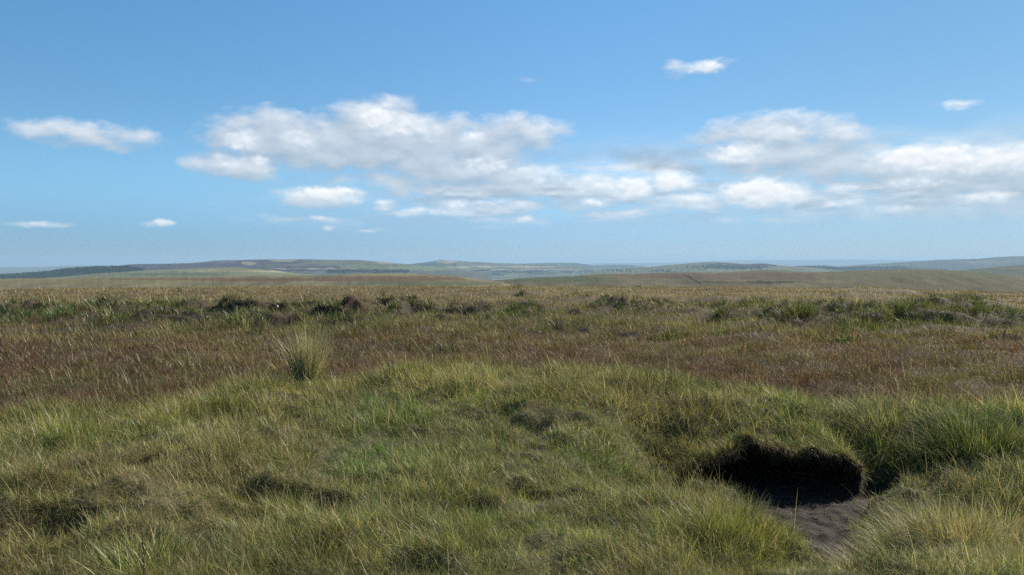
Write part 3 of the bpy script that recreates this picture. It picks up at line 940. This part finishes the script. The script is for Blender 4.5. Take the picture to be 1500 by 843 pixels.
def make_rushes():
    n = 150000
    r = sample_r(n, 15, 75, 1.3); th = rng.uniform(-.72, .72, n)
    x, y = r * np.sin(th), r * np.cos(th)
    z, m = grass_height(x, y)
    px, py = proj(x, y, z)
    w, ln, mound, hag = species(px, py, x, y)
    n1 = fbm(x * .45, y * .45, 101, 2)
    hq = lambda a, b: h_ground(a, b)[0]
    steep = sstep(np.hypot(hq(x, y + .08) - hq(x, y - .08), hq(x + .08, y) - hq(x - .08, y)) / .16, .45, 1.0)
    keep = (rng.random(n) < .035 * sstep(hag + .6 * n1, .35, .9) + .16 * steep) & (bare_peat(x, y) < .4)
    x, y, r, hag, steep = x[keep], y[keep], r[keep], hag[keep], steep[keep]
    nt = len(x); per = 46
    ti = np.repeat(np.arange(nt), per)
    rad = rng.uniform(.14, .34, nt) * (.7 + .3 * r / 25); hg = rng.uniform(.20, .46, nt) * (1 - .35 * steep)
    ox, oy = rng.normal(0, .55, nt * per), rng.normal(0, .55, nt * per)
    bx, by = x[ti] + ox * rad[ti], y[ti] + oy * rad[ti]
    z, m = grass_height(bx, by)
    k = bare_peat(bx, by) < .5
    ti, ox, oy, bx, by, z = ti[k], ox[k], oy[k], bx[k], by[k], z[k]
    nb = len(ti)
    tb = np.where(rng.random(nt) < .65 * steep, rng.choice([0, 2], nt), rng.choice([7, 0, 2], nt, p=[.36, .36, .28]))
    idx = np.where(rng.random(nb) < .75, tb[ti], rng.choice([7, 2, 4, 3], nb, p=[.4, .3, .2, .1]))
    c = PAL[idx] * np.exp(rng.normal(0, .2, (nb, 1)))
    lx = ox * .6 - .15 + rng.normal(0, .2, nb); ly = oy * .6 + rng.normal(0, .2, nb)
    lm = np.hypot(lx, ly)
    me = blades_mesh('rush_grass', np.stack([bx, by, z - .03], -1), np.arctan2(ly, lx), np.clip(lm * .7, 0, 1.1), rng.gamma(2, .25, nb) * (.4 + lm), hg[ti] * rng.uniform(.6, 1.15, nb),
                     .011 * (r[ti] / 22) ** .8 * rng.uniform(.7, 1.3, nb), c, 3, M_RUSH, np.where((rng.random(nb) < .25)[:, None], .6 * c + .3 * PAL[3], c))
    link('rush_grass', me, 'stuff', 'dark green rushy grass growing over the banks of the peat hags', 'grass')
    print('rushes', nt, nb)


make_rushes()


# scattered flowering stalks
def make_stalks():
    n = 6400
    r = sample_r(n, 3.2, 22, 1.5); th = rng.uniform(-.88, .88, n)
    x, y = r * np.sin(th), r * np.cos(th)
    z, m = grass_height(x, y)
    px, py = proj(x, y, z)
    w, ln, mound, hag = species(px, py, x, y)
    keep = (m < .3) & (rng.random(n) < np.clip(.28 * mound + .9 * (1 - mound) + .5 * (x > 2.2), 0, 1))
    x, y, z, r, ln = x[keep], y[keep], z[keep], r[keep], ln[keep]
    # taller ones round the mouth of the hollow
    m_ = 150
    ex, ey = at(rng.uniform(985, 1300, m_), rng.uniform(745, 830, m_), -.25)
    ez, em = grass_height(ex, ey)
    ok = bare_peat(ex, ey) < .6
    ex, ey, ez = ex[ok], ey[ok], ez[ok]
    x, y, z, r = np.append(x, ex), np.append(y, ey), np.append(z, ez), np.append(r, np.hypot(ex, ey))
    ln = np.append(ln, np.full(len(ex), .16)); mound_k = np.append(mound[keep], np.ones(len(ex)))
    n = len(x)
    az = 2.7 + rng.normal(0, 1.0, n)
    L = (ln + np.where(mound_k > .5, .13, .05)) * rng.uniform(.8, 1.5, n)
    c = np.where((rng.random(n) < .5)[:, None], PAL[3], PAL[9]) * np.exp(rng.normal(.05, .2, (n, 1)))
    me = blades_mesh('flowering_stalks', np.stack([x, y, z - .01], -1), az, np.abs(rng.normal(.25, .22, n)), np.abs(rng.normal(.3, .3, n)), L,
                     .0022 * (r / 5) ** .85 * rng.uniform(.8, 1.3, n), c, 4, M_BLADE, c * 1.15)
    link('seed_stalk_grass', me, 'stuff', 'thin pale flowering stalks standing up through the grass', 'grass')


make_stalks()


# ------------------------------------------------------------------ single plants
def tussock(name, label, cat, px, py, zg, n, rad, hgt, pal, lean=(2.8, .3), wd=.004, spreadf=.75, group=None, mat=None, S=4, upright=1.0, jit=.30):
    x0, y0 = at(px, py, zg)
    a = rng.uniform(0, 2 * math.pi, n); q = np.sqrt(rng.random(n))
    ox, oy = q * np.cos(a), q * np.sin(a)
    x, y = x0 + ox * rad, y0 + oy * rad
    z, _ = grass_height(x, y)
    lx = ox * spreadf + math.cos(lean[0]) * lean[1] + rng.normal(0, jit, n)
    ly = oy * spreadf + math.sin(lean[0]) * lean[1] + rng.normal(0, jit, n)
    lm = np.hypot(lx, ly)
    L = hgt * rng.uniform(.30, 1.2, n) * (1.1 - .3 * q)
    w = np.array([p[1] for p in pal]); w = w / w.sum()
    idx = rng.choice([p[0] for p in pal], n, p=w)
    c = PAL[idx] * np.exp(rng.normal(0, .22, (n, 1))) * (1 + rng.normal(0, .05, (n, 3)))
    tip = np.where((rng.random(n) < .45)[:, None], .45 * c + .5 * PAL[3], c)
    o = link(name, None, None, label, cat, group)
    zc = float(grass_height(np.array([x0]), np.array([y0]))[0][0])
    me = blades_mesh(name, np.stack([x - x0, y - y0, z - zc - .02], -1), np.arctan2(ly, lx), np.clip(lm * .8 * upright, 0, 1.2), np.clip(rng.gamma(2, .35, n) * (.4 + lm) * upright, 0, 1.8), L,
                     wd * rng.uniform(.6, 1.35, n), c, S, mat or M_BLADE, tip)
    bpy.data.objects.remove(o)
    o = link(name, me, None, label, cat, group)
    o.location = (x0, y0, zc)
    return o


tussock('rush_clump', 'tall upright clump of pale and dead rushes standing above the red grass at left', 'rushes', 450, 583, -.0, 900, .14, .84,
        [(4, .50), (3, .42), (7, .08)], (2.0, .04), .0085, .2, None, M_RUSH, 4, .75, .15)
tussock('grass_tussock', 'big domed dark green tussock with pale tips at the right edge of the mound', 'tussock', 1420, 668, -.12, 2800, .42, .31,
        [(0, .45), (7, .3), (4, .15), (3, .08), (1, .1)], (2.7, .25), .0042)
tussock('grass_tussock', 'tussock of pale arching blades just above the right end of the peat hollow', 'tussock', 1270, 628, -.05, 1500, .34, .34,
        [(4, .4), (0, .3), (2, .2), (7, .1)], (3.0, .5), .0042)
tussock('grass_tussock', 'green upright tuft standing in front of the left mouth of the peat hollow', 'tussock', 1072, 790, -.2, 1000, .22, .22,
        [(0, .45), (4, .25), (2, .2), (3, .15)], (1.6, .12), .0034, .5)
tussock('grass_tussock', 'long bladed tussock leaning left over the bare peat floor', 'tussock', 1310, 825, -.28, 2200, .36, .31,
        [(0, .3), (2, .35), (3, .12), (4, .2), (7, .12)], (2.65, .62), .0034)
tussock('grass_tussock', 'grey green ragged tussock at the right edge below the dark green one', 'tussock', 1440, 790, -.2, 1800, .36, .36,
        [(4, .4), (2, .3), (3, .15), (7, .15)], (2.6, .35), .0034)
tussock('grass_tussock', 'pale straw tussock at the bottom right corner', 'tussock', 1400, 850, -.2, 1500, .20, .26,
        [(4, .35), (3, .4), (2, .2)], (2.3, .2), .0030)
tussock('grass_tussock', 'fan of long fresh green blades at the bottom left corner', 'tussock', 215, 862, .02, 900, .26, .28,
        [(0, .4), (8, .25), (2, .2), (1, .08), (3, .16), (6, .12)], (1.9, .2), .0044, .9)
tussock('grass_tussock', 'soft yellow green tussock at the bottom beside the peat path', 'tussock', 1075, 850, -.05, 1900, .30, .21,
        [(8, .45), (2, .3), (3, .2), (0, .15)], (1.3, .15), .0030)
BELT = 'dark tussocks along the peat hags'
for (px, py, n, rad, hg, lb) in [
    (240, 474, 500, .55, .55, 'dark green rushy tussock in the middle of the left peat hag'),
    (150, 470, 420, .6, .45, 'low green tussock at the left end of the left peat hag'),
    (464, 468, 420, .42, .5, 'black green tussock beside the pale heap of peat'),
    (632, 460, 360, .40, .42, 'dark tussock behind the shiny wet peat'),
    (735, 466, 420, .8, .35, 'broad green tussock right of the wet peat on open brown grass'),
    (1015, 455, 420, .50, .50, 'round dark tussock alone on the brown grass right of centre'),
    (1110, 443, 380, .70, .55, 'dark green tussock on the rise behind the right peat hag'),
    (1170, 480, 560, .50, .50, 'shaggy green tussock at the near left end of the right peat hag'),
    (1258, 486, 420, .50, .42, 'green tussock at the near edge of the right peat hag'),
    (1300, 472, 600, .75, .60, 'largest dark tussock in the middle of the right peat hag'),
    (1330, 462, 420, .7, .45, 'pale green feathery tussock on top of the right peat hag'),
    (1420, 470, 420, .9, .40, 'long low green tussock at the right end of the right peat hag'),
    (1240, 505, 260, .30, .30, 'small dark tussock alone in the red brown grass at right'),
    (980, 497, 340, .45, .30, 'low dark tussock among the brown grass near the centre'),
    (350, 485, 380, .42, .36, 'rounded pale green tussock in front of the left peat floor'),
    (1415, 437, 360, .9, .5, 'distant green tussock near the right edge of the moor top'),
    (756, 424, 240, .7, .6, 'green tussock standing up on the skyline bank at the centre')]:
    pale = 'pale' in lb
    tussock('grass_tussock', lb, 'tussock', px, py, -.24, n, rad, hg, [(4, .35), (0, .3), (2, .3), (7, .1)] if pale else [(7, .5), (0, .3), (2, .2), (4, .06)], (2.8, .3), .018, .8, BELT, None, 3)
tussock('dead_grass_heap', 'pale heap of dead grass and dry peat beside the black green tussock', 'heap', 443, 472, -.26, 700, .34, .22, [(3, .5), (9, .3), (6, .2)], (2.8, .2), .016, 1.2, None, None, 3, 1.3)
tussock('dead_grass_heap', 'pinkish brown heap of dead grass right of the left peat hag', 'heap', 514, 482, -.26, 700, .36, .24, [(9, .4), (6, .4), (3, .2)], (2.8, .2), .016, 1.2, None, None, 3, 1.3)
tussock('grass_tussock', 'straw tussock standing alone on the skyline right of centre', 'tussock', 963, 421, -.75, 260, .5, .45, [(10, .4), (2, .4), (3, .2)], (2.8, .2), .03, .8, None, None, 3)


def cotton_grass():
    x0, y0 = at(405, 483, -.33)
    zc = float(grass_height(np.array([x0]), np.array([y0]))[0][0])
    r_ = bpy.data.objects.new('cotton_grass', None); col.objects.link(r_)
    r_.location = (x0, y0, zc); r_.empty_display_size = .1
    r_['label'] = 'single white cotton grass head standing in the wet peat'; r_['category'] = 'cotton grass'
    a = np.array([0., .4, 2.]); n = 3
    me = blades_mesh('stem', np.zeros((n, 3)) + np.array([[0, 0, -.02], [.01, 0, -.02], [-.01, 0, -.02]]), a, np.full(n, .06), np.full(n, .12), np.array([.17, .14, .15]), np.full(n, .008), PAL[[2, 2, 0]], 3, M_BLADE)
    st = bpy.data.objects.new('stem', me); col.objects.link(st); st.parent = r_
    m, q, out = new_mat('cotton_tuft')
    b = q.new('ShaderNodeBsdfDiffuse'); b.inputs['Color'].default_value = (.78, .76, .72, 1)
    q.l.new(b.outputs[0], out.inputs['Surface'])
    u = np.linspace(0, 1, 9); th = np.linspace(0, 2 * math.pi, 11)[:-1]
    rad = .026 * np.sin(u * math.pi) ** .7 * (1 + .2 * perlin(u * 4, u * 0, 3))
    V_ = np.stack([np.outer(rad, np.cos(th)) * (1 + .25 * np.sin(th * 3)), np.outer(rad, np.sin(th)), np.repeat(.115 + .085 * u[:, None], 10, 1)], -1).reshape(-1, 3)
    V_[:, 0] += .016
    h = bpy.data.objects.new('seed_head', mesh_from('seed_head', V_, grid_quads(9, 10, True), None, None, m)); col.objects.link(h); h.parent = r_


cotton_grass()
print('plants', time.time() - T0)

# ------------------------------------------------------------------ hills
GREEN, MOOR, HEATH, TAN, WOOD, PASTURE = (np.array(c) for c in ((.095, .106, .060), (.125, .108, .068), (.055, .040, .050), (.28, .235, .15), (.018, .028, .018), (.13, .155, .075)))
HILLS = [
    # name, label, distance, front width, back width, base drop, crest pixels, colour, noise, patches (px, py, half w, half h, colour)
    ('moor_slope', 'tan brown moor slope beyond the grassy edge on the left', 900, 620, 500, 50,
     [(-500, 411), (-200, 409), (0, 408.5), (130, 407), (250, 405.5), (400, 404.5), (480, 403.8), (545, 401), (600, 401), (660, 404), (700, 409), (735, 414), (770, 424), (800, 440)], (.150, .130, .078), .5,
     [(350, 410, 200, 2.5, (.12, .085, .055)), (560, 409, 120, 4, (.12, .085, .055)), (620, 416, 120, 3, GREEN), (540, 402, 80, 2, (.17, .16, .08)), (150, 413, 160, 3, (.15, .135, .07))]),
    ('moor_slope', 'brown grey moor slope beyond the grassy edge on the right', 1100, 800, 600, 50,
     [(610, 440), (650, 424), (690, 416), (730, 411), (780, 407), (850, 404.2), (880, 402), (950, 400.6), (1000, 399.5), (1100, 399.5), (1200, 399), (1260, 396.6), (1340, 394.6), (1400, 396.6), (1450, 401), (1500, 406.5), (1560, 412), (1800, 430)], (.125, .108, .066), .5,
     [(1100, 405, 200, 5, (.115, .088, .062)), (820, 410, 90, 4, GREEN * .9), (1350, 404, 160, 5, (.115, .108, .066)), (1120, 414, 40, 2, (.05, .04, .03)), (1050, 414, 60, 1.5, (.09, .075, .05))]),
    ('hill', 'small green brown rise behind the right moor slope', 1900, 500, 500, 40,
     [(1030, 404), (1060, 399), (1090, 397.2), (1120, 395.6), (1150, 396), (1185, 400), (1210, 405)], (.12, .12, .06), .4, []),
    ('hill', 'brown shoulder of moor at the right edge behind the right moor slope', 2500, 700, 800, 60,
     [(1360, 408), (1390, 399.5), (1410, 396), (1435, 393.6), (1460, 391.2), (1500, 388.2), (1560, 385), (1800, 381)], (.115, .098, .066), .5, [(1440, 398, 60, 3, GREEN)]),
    ('hill', 'pale green rounded hill behind the left moor slope', 2600, 900, 600, 60,
     [(-500, 412), (0, 409.5), (60, 408), (100, 405.0), (140, 401), (200, 397.4), (240, 395.4), (300, 392.6), (350, 392.2), (380, 394), (420, 399), (450, 402.5), (490, 406), (540, 412)], (.135, .142, .070), .5,
     [(330, 397, 80, 2, (.19, .175, .09)), (400, 398, 30, 1.2, TAN), (250, 402, 80, 2, GREEN)]),
    ('hill', 'low hill carrying the dark conifer plantation at far left', 3300, 800, 700, 60,
     [(-500, 420), (-200, 412), (0, 406), (60, 401.5), (100, 396.5), (140, 394), (190, 393), (213, 397.5), (240, 404)], (.06, .07, .04), .3, []),
    ('hill', 'long violet green hill on the skyline left of centre', 4800, 1500, 1200, 80,
     [(120, 402), (165, 391), (190, 387.4), (240, 386.6), (280, 385.8), (300, 383.6), (322, 381.6), (360, 381), (390, 380.3), (440, 380), (500, 381.2), (522, 381), (560, 384), (600, 387.6), (650, 392), (720, 401)], (.085, .085, .068), .8,
     [(230, 391, 70, 5, HEATH), (440, 394, 100, 3.5, HEATH * .8), (400, 384, 60, 3, HEATH), (330, 388, 60, 3, HEATH), (480, 388, 40, 2, HEATH * 1.3), (365, 386, 12, 2, TAN * .8), (415, 382, 20, 2, TAN * .7), (460, 394, 70, .7, TAN), (550, 387, 70, 4, GREEN), (575, 385, 24, 2, TAN * .85), (490, 385, 50, 3, (.10, .105, .06)), (620, 393, 60, 3, PASTURE), (530, 391, 30, 3, PASTURE * .8)]),
    ('hill', 'hill with a rocky summit on the skyline at centre', 7500, 2200, 1500, 110,
     [(450, 402), (560, 392), (600, 387.4), (630, 383.6), (640, 381.8), (648, 381.2), (660, 382), (700, 384), (730, 386), (800, 387.6), (860, 391), (940, 400)], (.095, .105, .06), .8,
     [(655, 384, 16, 2, TAN * .8), (680, 391.5, 30, 1.2, TAN), (710, 391, 24, 1.2, TAN), (735, 396.5, 18, 1.2, TAN * 1.1), (665, 396.5, 24, 1.5, PASTURE * 1.3), (640, 395, 60, 2, PASTURE), (700, 405, 60, 2, PASTURE), (775, 391, 40, 1.5, TAN * .9), (800, 395, 50, 1.2, TAN * .7), (730, 400, 50, 2, GREEN), (840, 400.5, 30, 1.2, PASTURE * 1.2), (610, 388, 60, 2, WOOD * 2)]),
    ('hill', 'flat topped dark blue hill on the skyline right of centre', 9500, 2000, 1500, 120,
     [(680, 393), (720, 388), (760, 386.6), (800, 385.6), (842, 385.2), (855, 386.6), (868, 389.6), (900, 393), (960, 402)], (.05, .062, .04), .5, [(790, 389, 40, 1, TAN * .7)]),
    ('hill', 'low wooded blue hill between the flat topped hill and the brown one', 10000, 1800, 1500, 120,
     [(820, 398), (850, 391), (885, 388.6), (920, 387.9), (938, 390), (965, 393.5), (1020, 404)], (.045, .06, .04), .4, []),
    ('hill', 'rounded brown hill with a green flank right of centre', 5000, 1400, 1000, 90,
     [(850, 402), (900, 395), (940, 392), (960, 390.6), (985, 388), (1010, 386), (1038, 384.2), (1060, 384.6), (1090, 387), (1105, 386.6), (1120, 386), (1140, 388.8), (1160, 390.5), (1200, 393.4), (1260, 400)], (.12, .115, .068), .6,
     [(1080, 391, 50, 3, WOOD * 1.6), (1030, 395.5, 50, 1.5, PASTURE), (1060, 387, 20, 1.5, HEATH), (900, 397, 60, 1.5, PASTURE), (1110, 389, 25, 2, HEATH)]),
    ('hill', 'dark wooded ridge low on the horizon behind the right moor slope', 5600, 900, 900, 80,
     [(1120, 400), (1150, 393), (1168, 389.8), (1190, 389.4), (1230, 391.2), (1262, 391.6), (1310, 391), (1380, 393), (1460, 402)], (.045, .052, .036), .4, [(1230, 394, 80, 2, WOOD)]),
    ('hill', 'big blue grey hill rising to the right edge of the skyline', 7000, 2200, 1500, 110,
     [(1150, 402), (1200, 395), (1230, 391), (1260, 388.4), (1310, 385), (1360, 381.6), (1400, 380), (1430, 379.5), (1460, 377), (1500, 375.2), (1560, 373.6), (1800, 372)], (.082, .08, .066), .6,
     [(1290, 388, 50, 1.2, PASTURE * .6), (1450, 384, 40, 2, (.14, .125, .08))]),
    ('hill', 'faint blue upland on the far horizon at right', 21000, 3500, 3000, 150,
     [(780, 394), (840, 388), (880, 386.4), (925, 385.6), (1000, 384.6), (1040, 382.2), (1150, 381), (1260, 380.6), (1320, 381.4), (1400, 383.6), (1700, 388)], (.07, .08, .05), .8, []),
    ('hill', 'faint pale land on the far horizon at left', 13000, 2500, 2000, 120,
     [(-600, 394), (-200, 393), (0, 391.6), (60, 391.4), (100, 389.8), (200, 388.8), (260, 388.4), (330, 390), (450, 396)], (.10, .10, .06), .6, []),
]
HILL_FN = []


def hill_z(spec, px, Y):
    name, lab, D, wf, wb, drop, crest, c, nz, pt = spec
    cr = np.array(crest, float)
    # smooth interpolation of the crest row
    yy = np.interp(px, cr[:, 0], cr[:, 1])
    yy = (yy * 2 + np.interp(px - 7, cr[:, 0], cr[:, 1]) + np.interp(px + 7, cr[:, 0], cr[:, 1])) / 4
    X = (px - W / 2) / F * Y
    zc = EYE + D * (HZ - yy) / F
    zb = np.minimum(zc, -60) - drop
    t = np.where(Y < D, (Y - (D - wf)) / wf, (D + wb - Y) / wb)
    s = np.sin(np.clip(t, 0, 1) * math.pi / 2) ** 1.35
    und = fbm(X / (D * .05), Y / (D * .09), int(D) % 97, 3)
    z = zb + (zc - zb) * s + und * (D * .0016) * nz * np.sin(np.clip(t, 0, 1) * math.pi)
    z = z + perlin(px / 9.0, Y * 0, int(D) % 89) * D * .00022 + perlin(px / 3.1, Y * 0, int(D) % 83) * D * .00010
    return X, z


def build_hill(spec):
    name, lab, D, wf, wb, drop, crest, c, nz, pt = spec
    x0, x1 = max(crest[0][0], -420), min(crest[-1][0], 1920)
    px = np.arange(x0, x1 + .1, 1.6)
    Ys = np.concatenate([np.linspace(D - wf, D, 90), np.linspace(D, D + wb, 14)[1:]])
    YY, PX = np.meshgrid(Ys, px, indexing='ij')
    X, Z = hill_z(spec, PX, YY)
    pxx, pyy = proj(X.ravel(), YY.ravel(), Z.ravel())
    n = fbm(X.ravel() / (D * .03), YY.ravel() / (D * .08), 33, 3)[:, None]
    C = np.array(c)[None, :] * (1 + .22 * n)
    wob = 1.2 * perlin(pxx / 14, pyy / 3.0, 35)
    for (qx, qy, hw, hh, qc) in pt:
        k = sstep(1.25 - ((pxx - qx) / hw) ** 2 - ((pyy + wob - qy) / hh) ** 2 + .5 * perlin(pxx / 11, pyy / 2.5, 36), 0, .45)[:, None]
        C = C * (1 - k) + np.asarray(qc)[None, :] * k
    me = mesh_from(name, np.stack([X, YY, Z], -1).reshape(-1, 3), grid_quads(len(Ys), len(px)), None, {'col': np.clip(C, .004, .6)}, M_HILL)
    link(name, me, 'structure', lab, 'hill' if name == 'hill' else 'moor')


for sp in HILLS:
    build_hill(sp)

# ------------------------------------------------------------------ woods, outcrop, track on the hills
SPEC = {sp[1]: sp for sp in HILLS}


def spec_of(words):
    return next(sp for sp in HILLS if words in sp[1])


def find_Y(spec, px, py):
    """depth on the near slope of a hill that shows at a pixel row"""
    Ys = np.linspace(spec[2] - spec[3], spec[2] + 60, 500)
    X, Z = hill_z(spec, np.full_like(Ys, px), Ys)
    _, rows = proj(X, Ys, Z)
    k = np.argmax(rows <= py)
    return Ys[k] if rows[k] <= py else None


def wood_material():
    m, q, out = new_mat('tree_crowns')
    at_ = q.new('ShaderNodeAttribute', attribute_name='col')
    d = q.new('ShaderNodeBsdfDiffuse'); q.l.new(at_.outputs['Color'], d.inputs['Color'])
    q.l.new(d.outputs[0], out.inputs['Surface'])
    return m


M_WOOD = wood_material()


def tree_mass(name, label, X, Y, Z, hgt, conifer, base):
    n = len(X)
    k = 6
    th = np.arange(k) / k * 2 * math.pi
    if conifer:
        rings = [(.0, .10), (.12, .30), (.45, .22), (.46, .27), (.78, .12), (1.0, .01)]
    else:
        rings = [(.0, .08), (.22, .12), (.30, .42), (.62, .52), (.88, .34), (1.0, .06)]
    V_ = np.empty((n, len(rings), k, 3))
    for i, (hz_, rd) in enumerate(rings):
        rr = hgt[:, None] * rd * rng.uniform(.7, 1.3, (n, k))
        a = th[None, :] + rng.uniform(0, 1, (n, 1))
        V_[:, i, :, 0] = X[:, None] + rr * np.cos(a)
        V_[:, i, :, 1] = Y[:, None] + rr * np.sin(a)
        V_[:, i, :, 2] = Z[:, None] - .5 + hgt[:, None] * (hz_ + (rng.uniform(-.04, .04, (n, k)) if i else 0))
    q1 = grid_quads(len(rings), k, True)
    Q = (np.arange(n) * len(rings) * k)[:, None, None] + q1[None]
    c = np.repeat(np.asarray(base)[None] * np.exp(rng.normal(0, .3, (n, 1))), len(rings) * k, 0)
    me = mesh_from(name, V_.reshape(-1, 3), Q.reshape(-1, 4), None, {'col': c}, M_WOOD, False)
    link(name, me, 'stuff', label, 'woodland')


def plantation():
    sp = spec_of('conifer plantation')
    px = rng.uniform(-330, 214, 16000); Y = rng.uniform(2720, 3340, 16000)
    X, Z = hill_z(sp, px, Y)
    edge = Y > 2760 + 40 * perlin(px / 30, px * 0, 5)
    gap = perlin(px / 40, Y / 300, 6) < .62
    k = edge & gap & (px < 214 - 6 * rng.random(len(px)))
    X, Y, Z = X[k], Y[k], Z[k]
    tree_mass('conifer_plantation', 'dark conifer plantation covering the low hill at far left', X, Y, Z, rng.uniform(8.5, 13.5, len(X)), True, (.022, .036, .018))


plantation()
WOODS = [('rocky summit', 530, 770, 396.0, 400.4, 1500), ('rocky summit', 470, 560, 399.0, 402.5, 500), ('rocky summit', 622, 665, 393.8, 396.8, 160), ('rocky summit', 690, 870, 396.5, 400.5, 700),
         ('rocky summit', 690, 740, 401, 406, 260), ('rocky summit', 770, 880, 398.5, 402.5, 420), ('rocky summit', 600, 860, 389, 396, 120), ('long violet', 480, 600, 396.5, 400.5, 700),
         ('green flank', 990, 1120, 390.5, 395.5, 130), ('green flank', 880, 990, 396, 400, 120), ('dark wooded ridge', 1150, 1330, 390.5, 396, 2200)]


def woods():
    XX, YY, ZZ = [], [], []
    for (wd_, a, b, y0, y1, n) in WOODS:
        sp = spec_of(wd_)
        for _ in range(n):
            px = rng.uniform(a, b); py = rng.uniform(y0, y1)
            if perlin(np.array([px / 26.0]), np.array([py / 1.6]), int(a) % 50)[0] < -.12 + .25 * rng.random():
                continue
            Y = find_Y(sp, px, py)
            if Y is None:
                continue
            X, Z = hill_z(sp, np.array([px]), np.array([Y]))
            XX.append(X[0]); YY.append(Y); ZZ.append(Z[0])
    XX, YY, ZZ = map(np.array, (XX, YY, ZZ))
    tree_mass('woodland', 'dark belts of woodland and hedgerow trees across the distant valley', XX, YY, ZZ, rng.uniform(5, 10, len(XX)), False, (.030, .046, .020))


woods()


def outcrop():
    sp = spec_of('rocky summit')
    X, Z = hill_z(sp, np.array([646.0]), np.array([7500.0]))
    X, Z = X[0], Z[0]
    vs_, qs = [], []
    for i in range(9):
        w_, h_ = rng.uniform(6, 14), rng.uniform(3, 7)
        cx, cy = -14 + 3.5 * i + rng.normal(0, 1.5), rng.normal(0, 2)
        for a in range(4):
            zz = -3 + (h_ + 3) * a / 3; sc = [1.1, 1.0, .85, .5][a]
            for b in range(7):
                t = b / 7 * 2 * math.pi
                vs_.append((cx + w_ * sc * .6 * math.cos(t) * rng.uniform(.8, 1.15), cy + w_ * sc * .5 * math.sin(t) * rng.uniform(.8, 1.15), zz + rng.uniform(-.5, .5)))
        qs.append(grid_quads(4, 7, True) + i * 28)
    m, q, out = new_mat('granite')
    d = q.new('ShaderNodeBsdfDiffuse'); d.inputs['Color'].default_value = (.2, .19, .17, 1)
    q.l.new(d.outputs[0], out.inputs['Surface'])
    o = link('rock_outcrop', mesh_from('rock_outcrop', np.array(vs_), np.concatenate(qs), None, None, m, False), None, 'grey rock outcrop on the summit of the distant central hill', 'rocks')
    o.location = (X, 7500, Z)


outcrop()


def track():
    sp = spec_of('brown grey moor slope')
    V_, Q = [], []
    for pts in ([(1001, 402.5), (1006, 405.5), (1014, 409.5), (1021, 413), (1028, 417)], [(1008, 404), (1014, 408.5), (1020, 411.5), (1026, 415.5)]):
        P = []
        for px, py in zip(np.linspace(pts[0][0], pts[-1][0], 24), np.interp(np.linspace(pts[0][0], pts[-1][0], 24), [p[0] for p in pts], [p[1] for p in pts])):
            Y = find_Y(sp, px, py) or sp[2]
            X, Z = hill_z(sp, np.array([px]), np.array([Y]))
            P.append((X[0], Y, Z[0] + .5))
        b = len(V_)
        for (X, Y, Z) in P:
            V_ += [(X - .5, Y, Z), (X + .5, Y, Z)]
        Q += [(b + 2 * i, b + 2 * i + 1, b + 2 * i + 3, b + 2 * i + 2) for i in range(len(P) - 1)]
    m, q, out = new_mat('peaty_track')
    d = q.new('ShaderNodeBsdfDiffuse'); d.inputs['Color'].default_value = (.06, .05, .036, 1)
    q.l.new(d.outputs[0], out.inputs['Surface'])
    link('track', mesh_from('track', np.array(V_), np.array(Q), None, None, m), 'structure', 'dark double rut of a track down the right moor slope', 'track')


track()
print('hills', time.time() - T0)

# ------------------------------------------------------------------ haze
def build_haze():
    s, zb, zt = 61500.0, -700.0, 60.0
    v = np.array([(sx_ * s, sy_ * s, z) for z in (zb, zt) for (sx_, sy_) in ((-1, -1), (1, -1), (1, 1), (-1, 1))])
    q = np.array([(3, 2, 1, 0), (4, 5, 6, 7), (0, 1, 5, 4), (1, 2, 6, 5), (2, 3, 7, 6), (3, 0, 4, 7)])
    m, nq, out = new_mat('haze_air')
    pv = nq.new('ShaderNodeVolumePrincipled')
    pv.inputs['Color'].default_value = (.50, .73, .95, 1)
    pv.inputs['Density'].default_value = 8e-5
    pv.inputs['Anisotropy'].default_value = .1
    nq.l.new(pv.outputs[0], out.inputs['Volume'])
    me = mesh_from('haze', v, q, None, None, m, False)
    link('haze', me, 'stuff', 'pale blue summer haze over the distant hills', 'haze')


build_haze()
print('total', time.time() - T0)
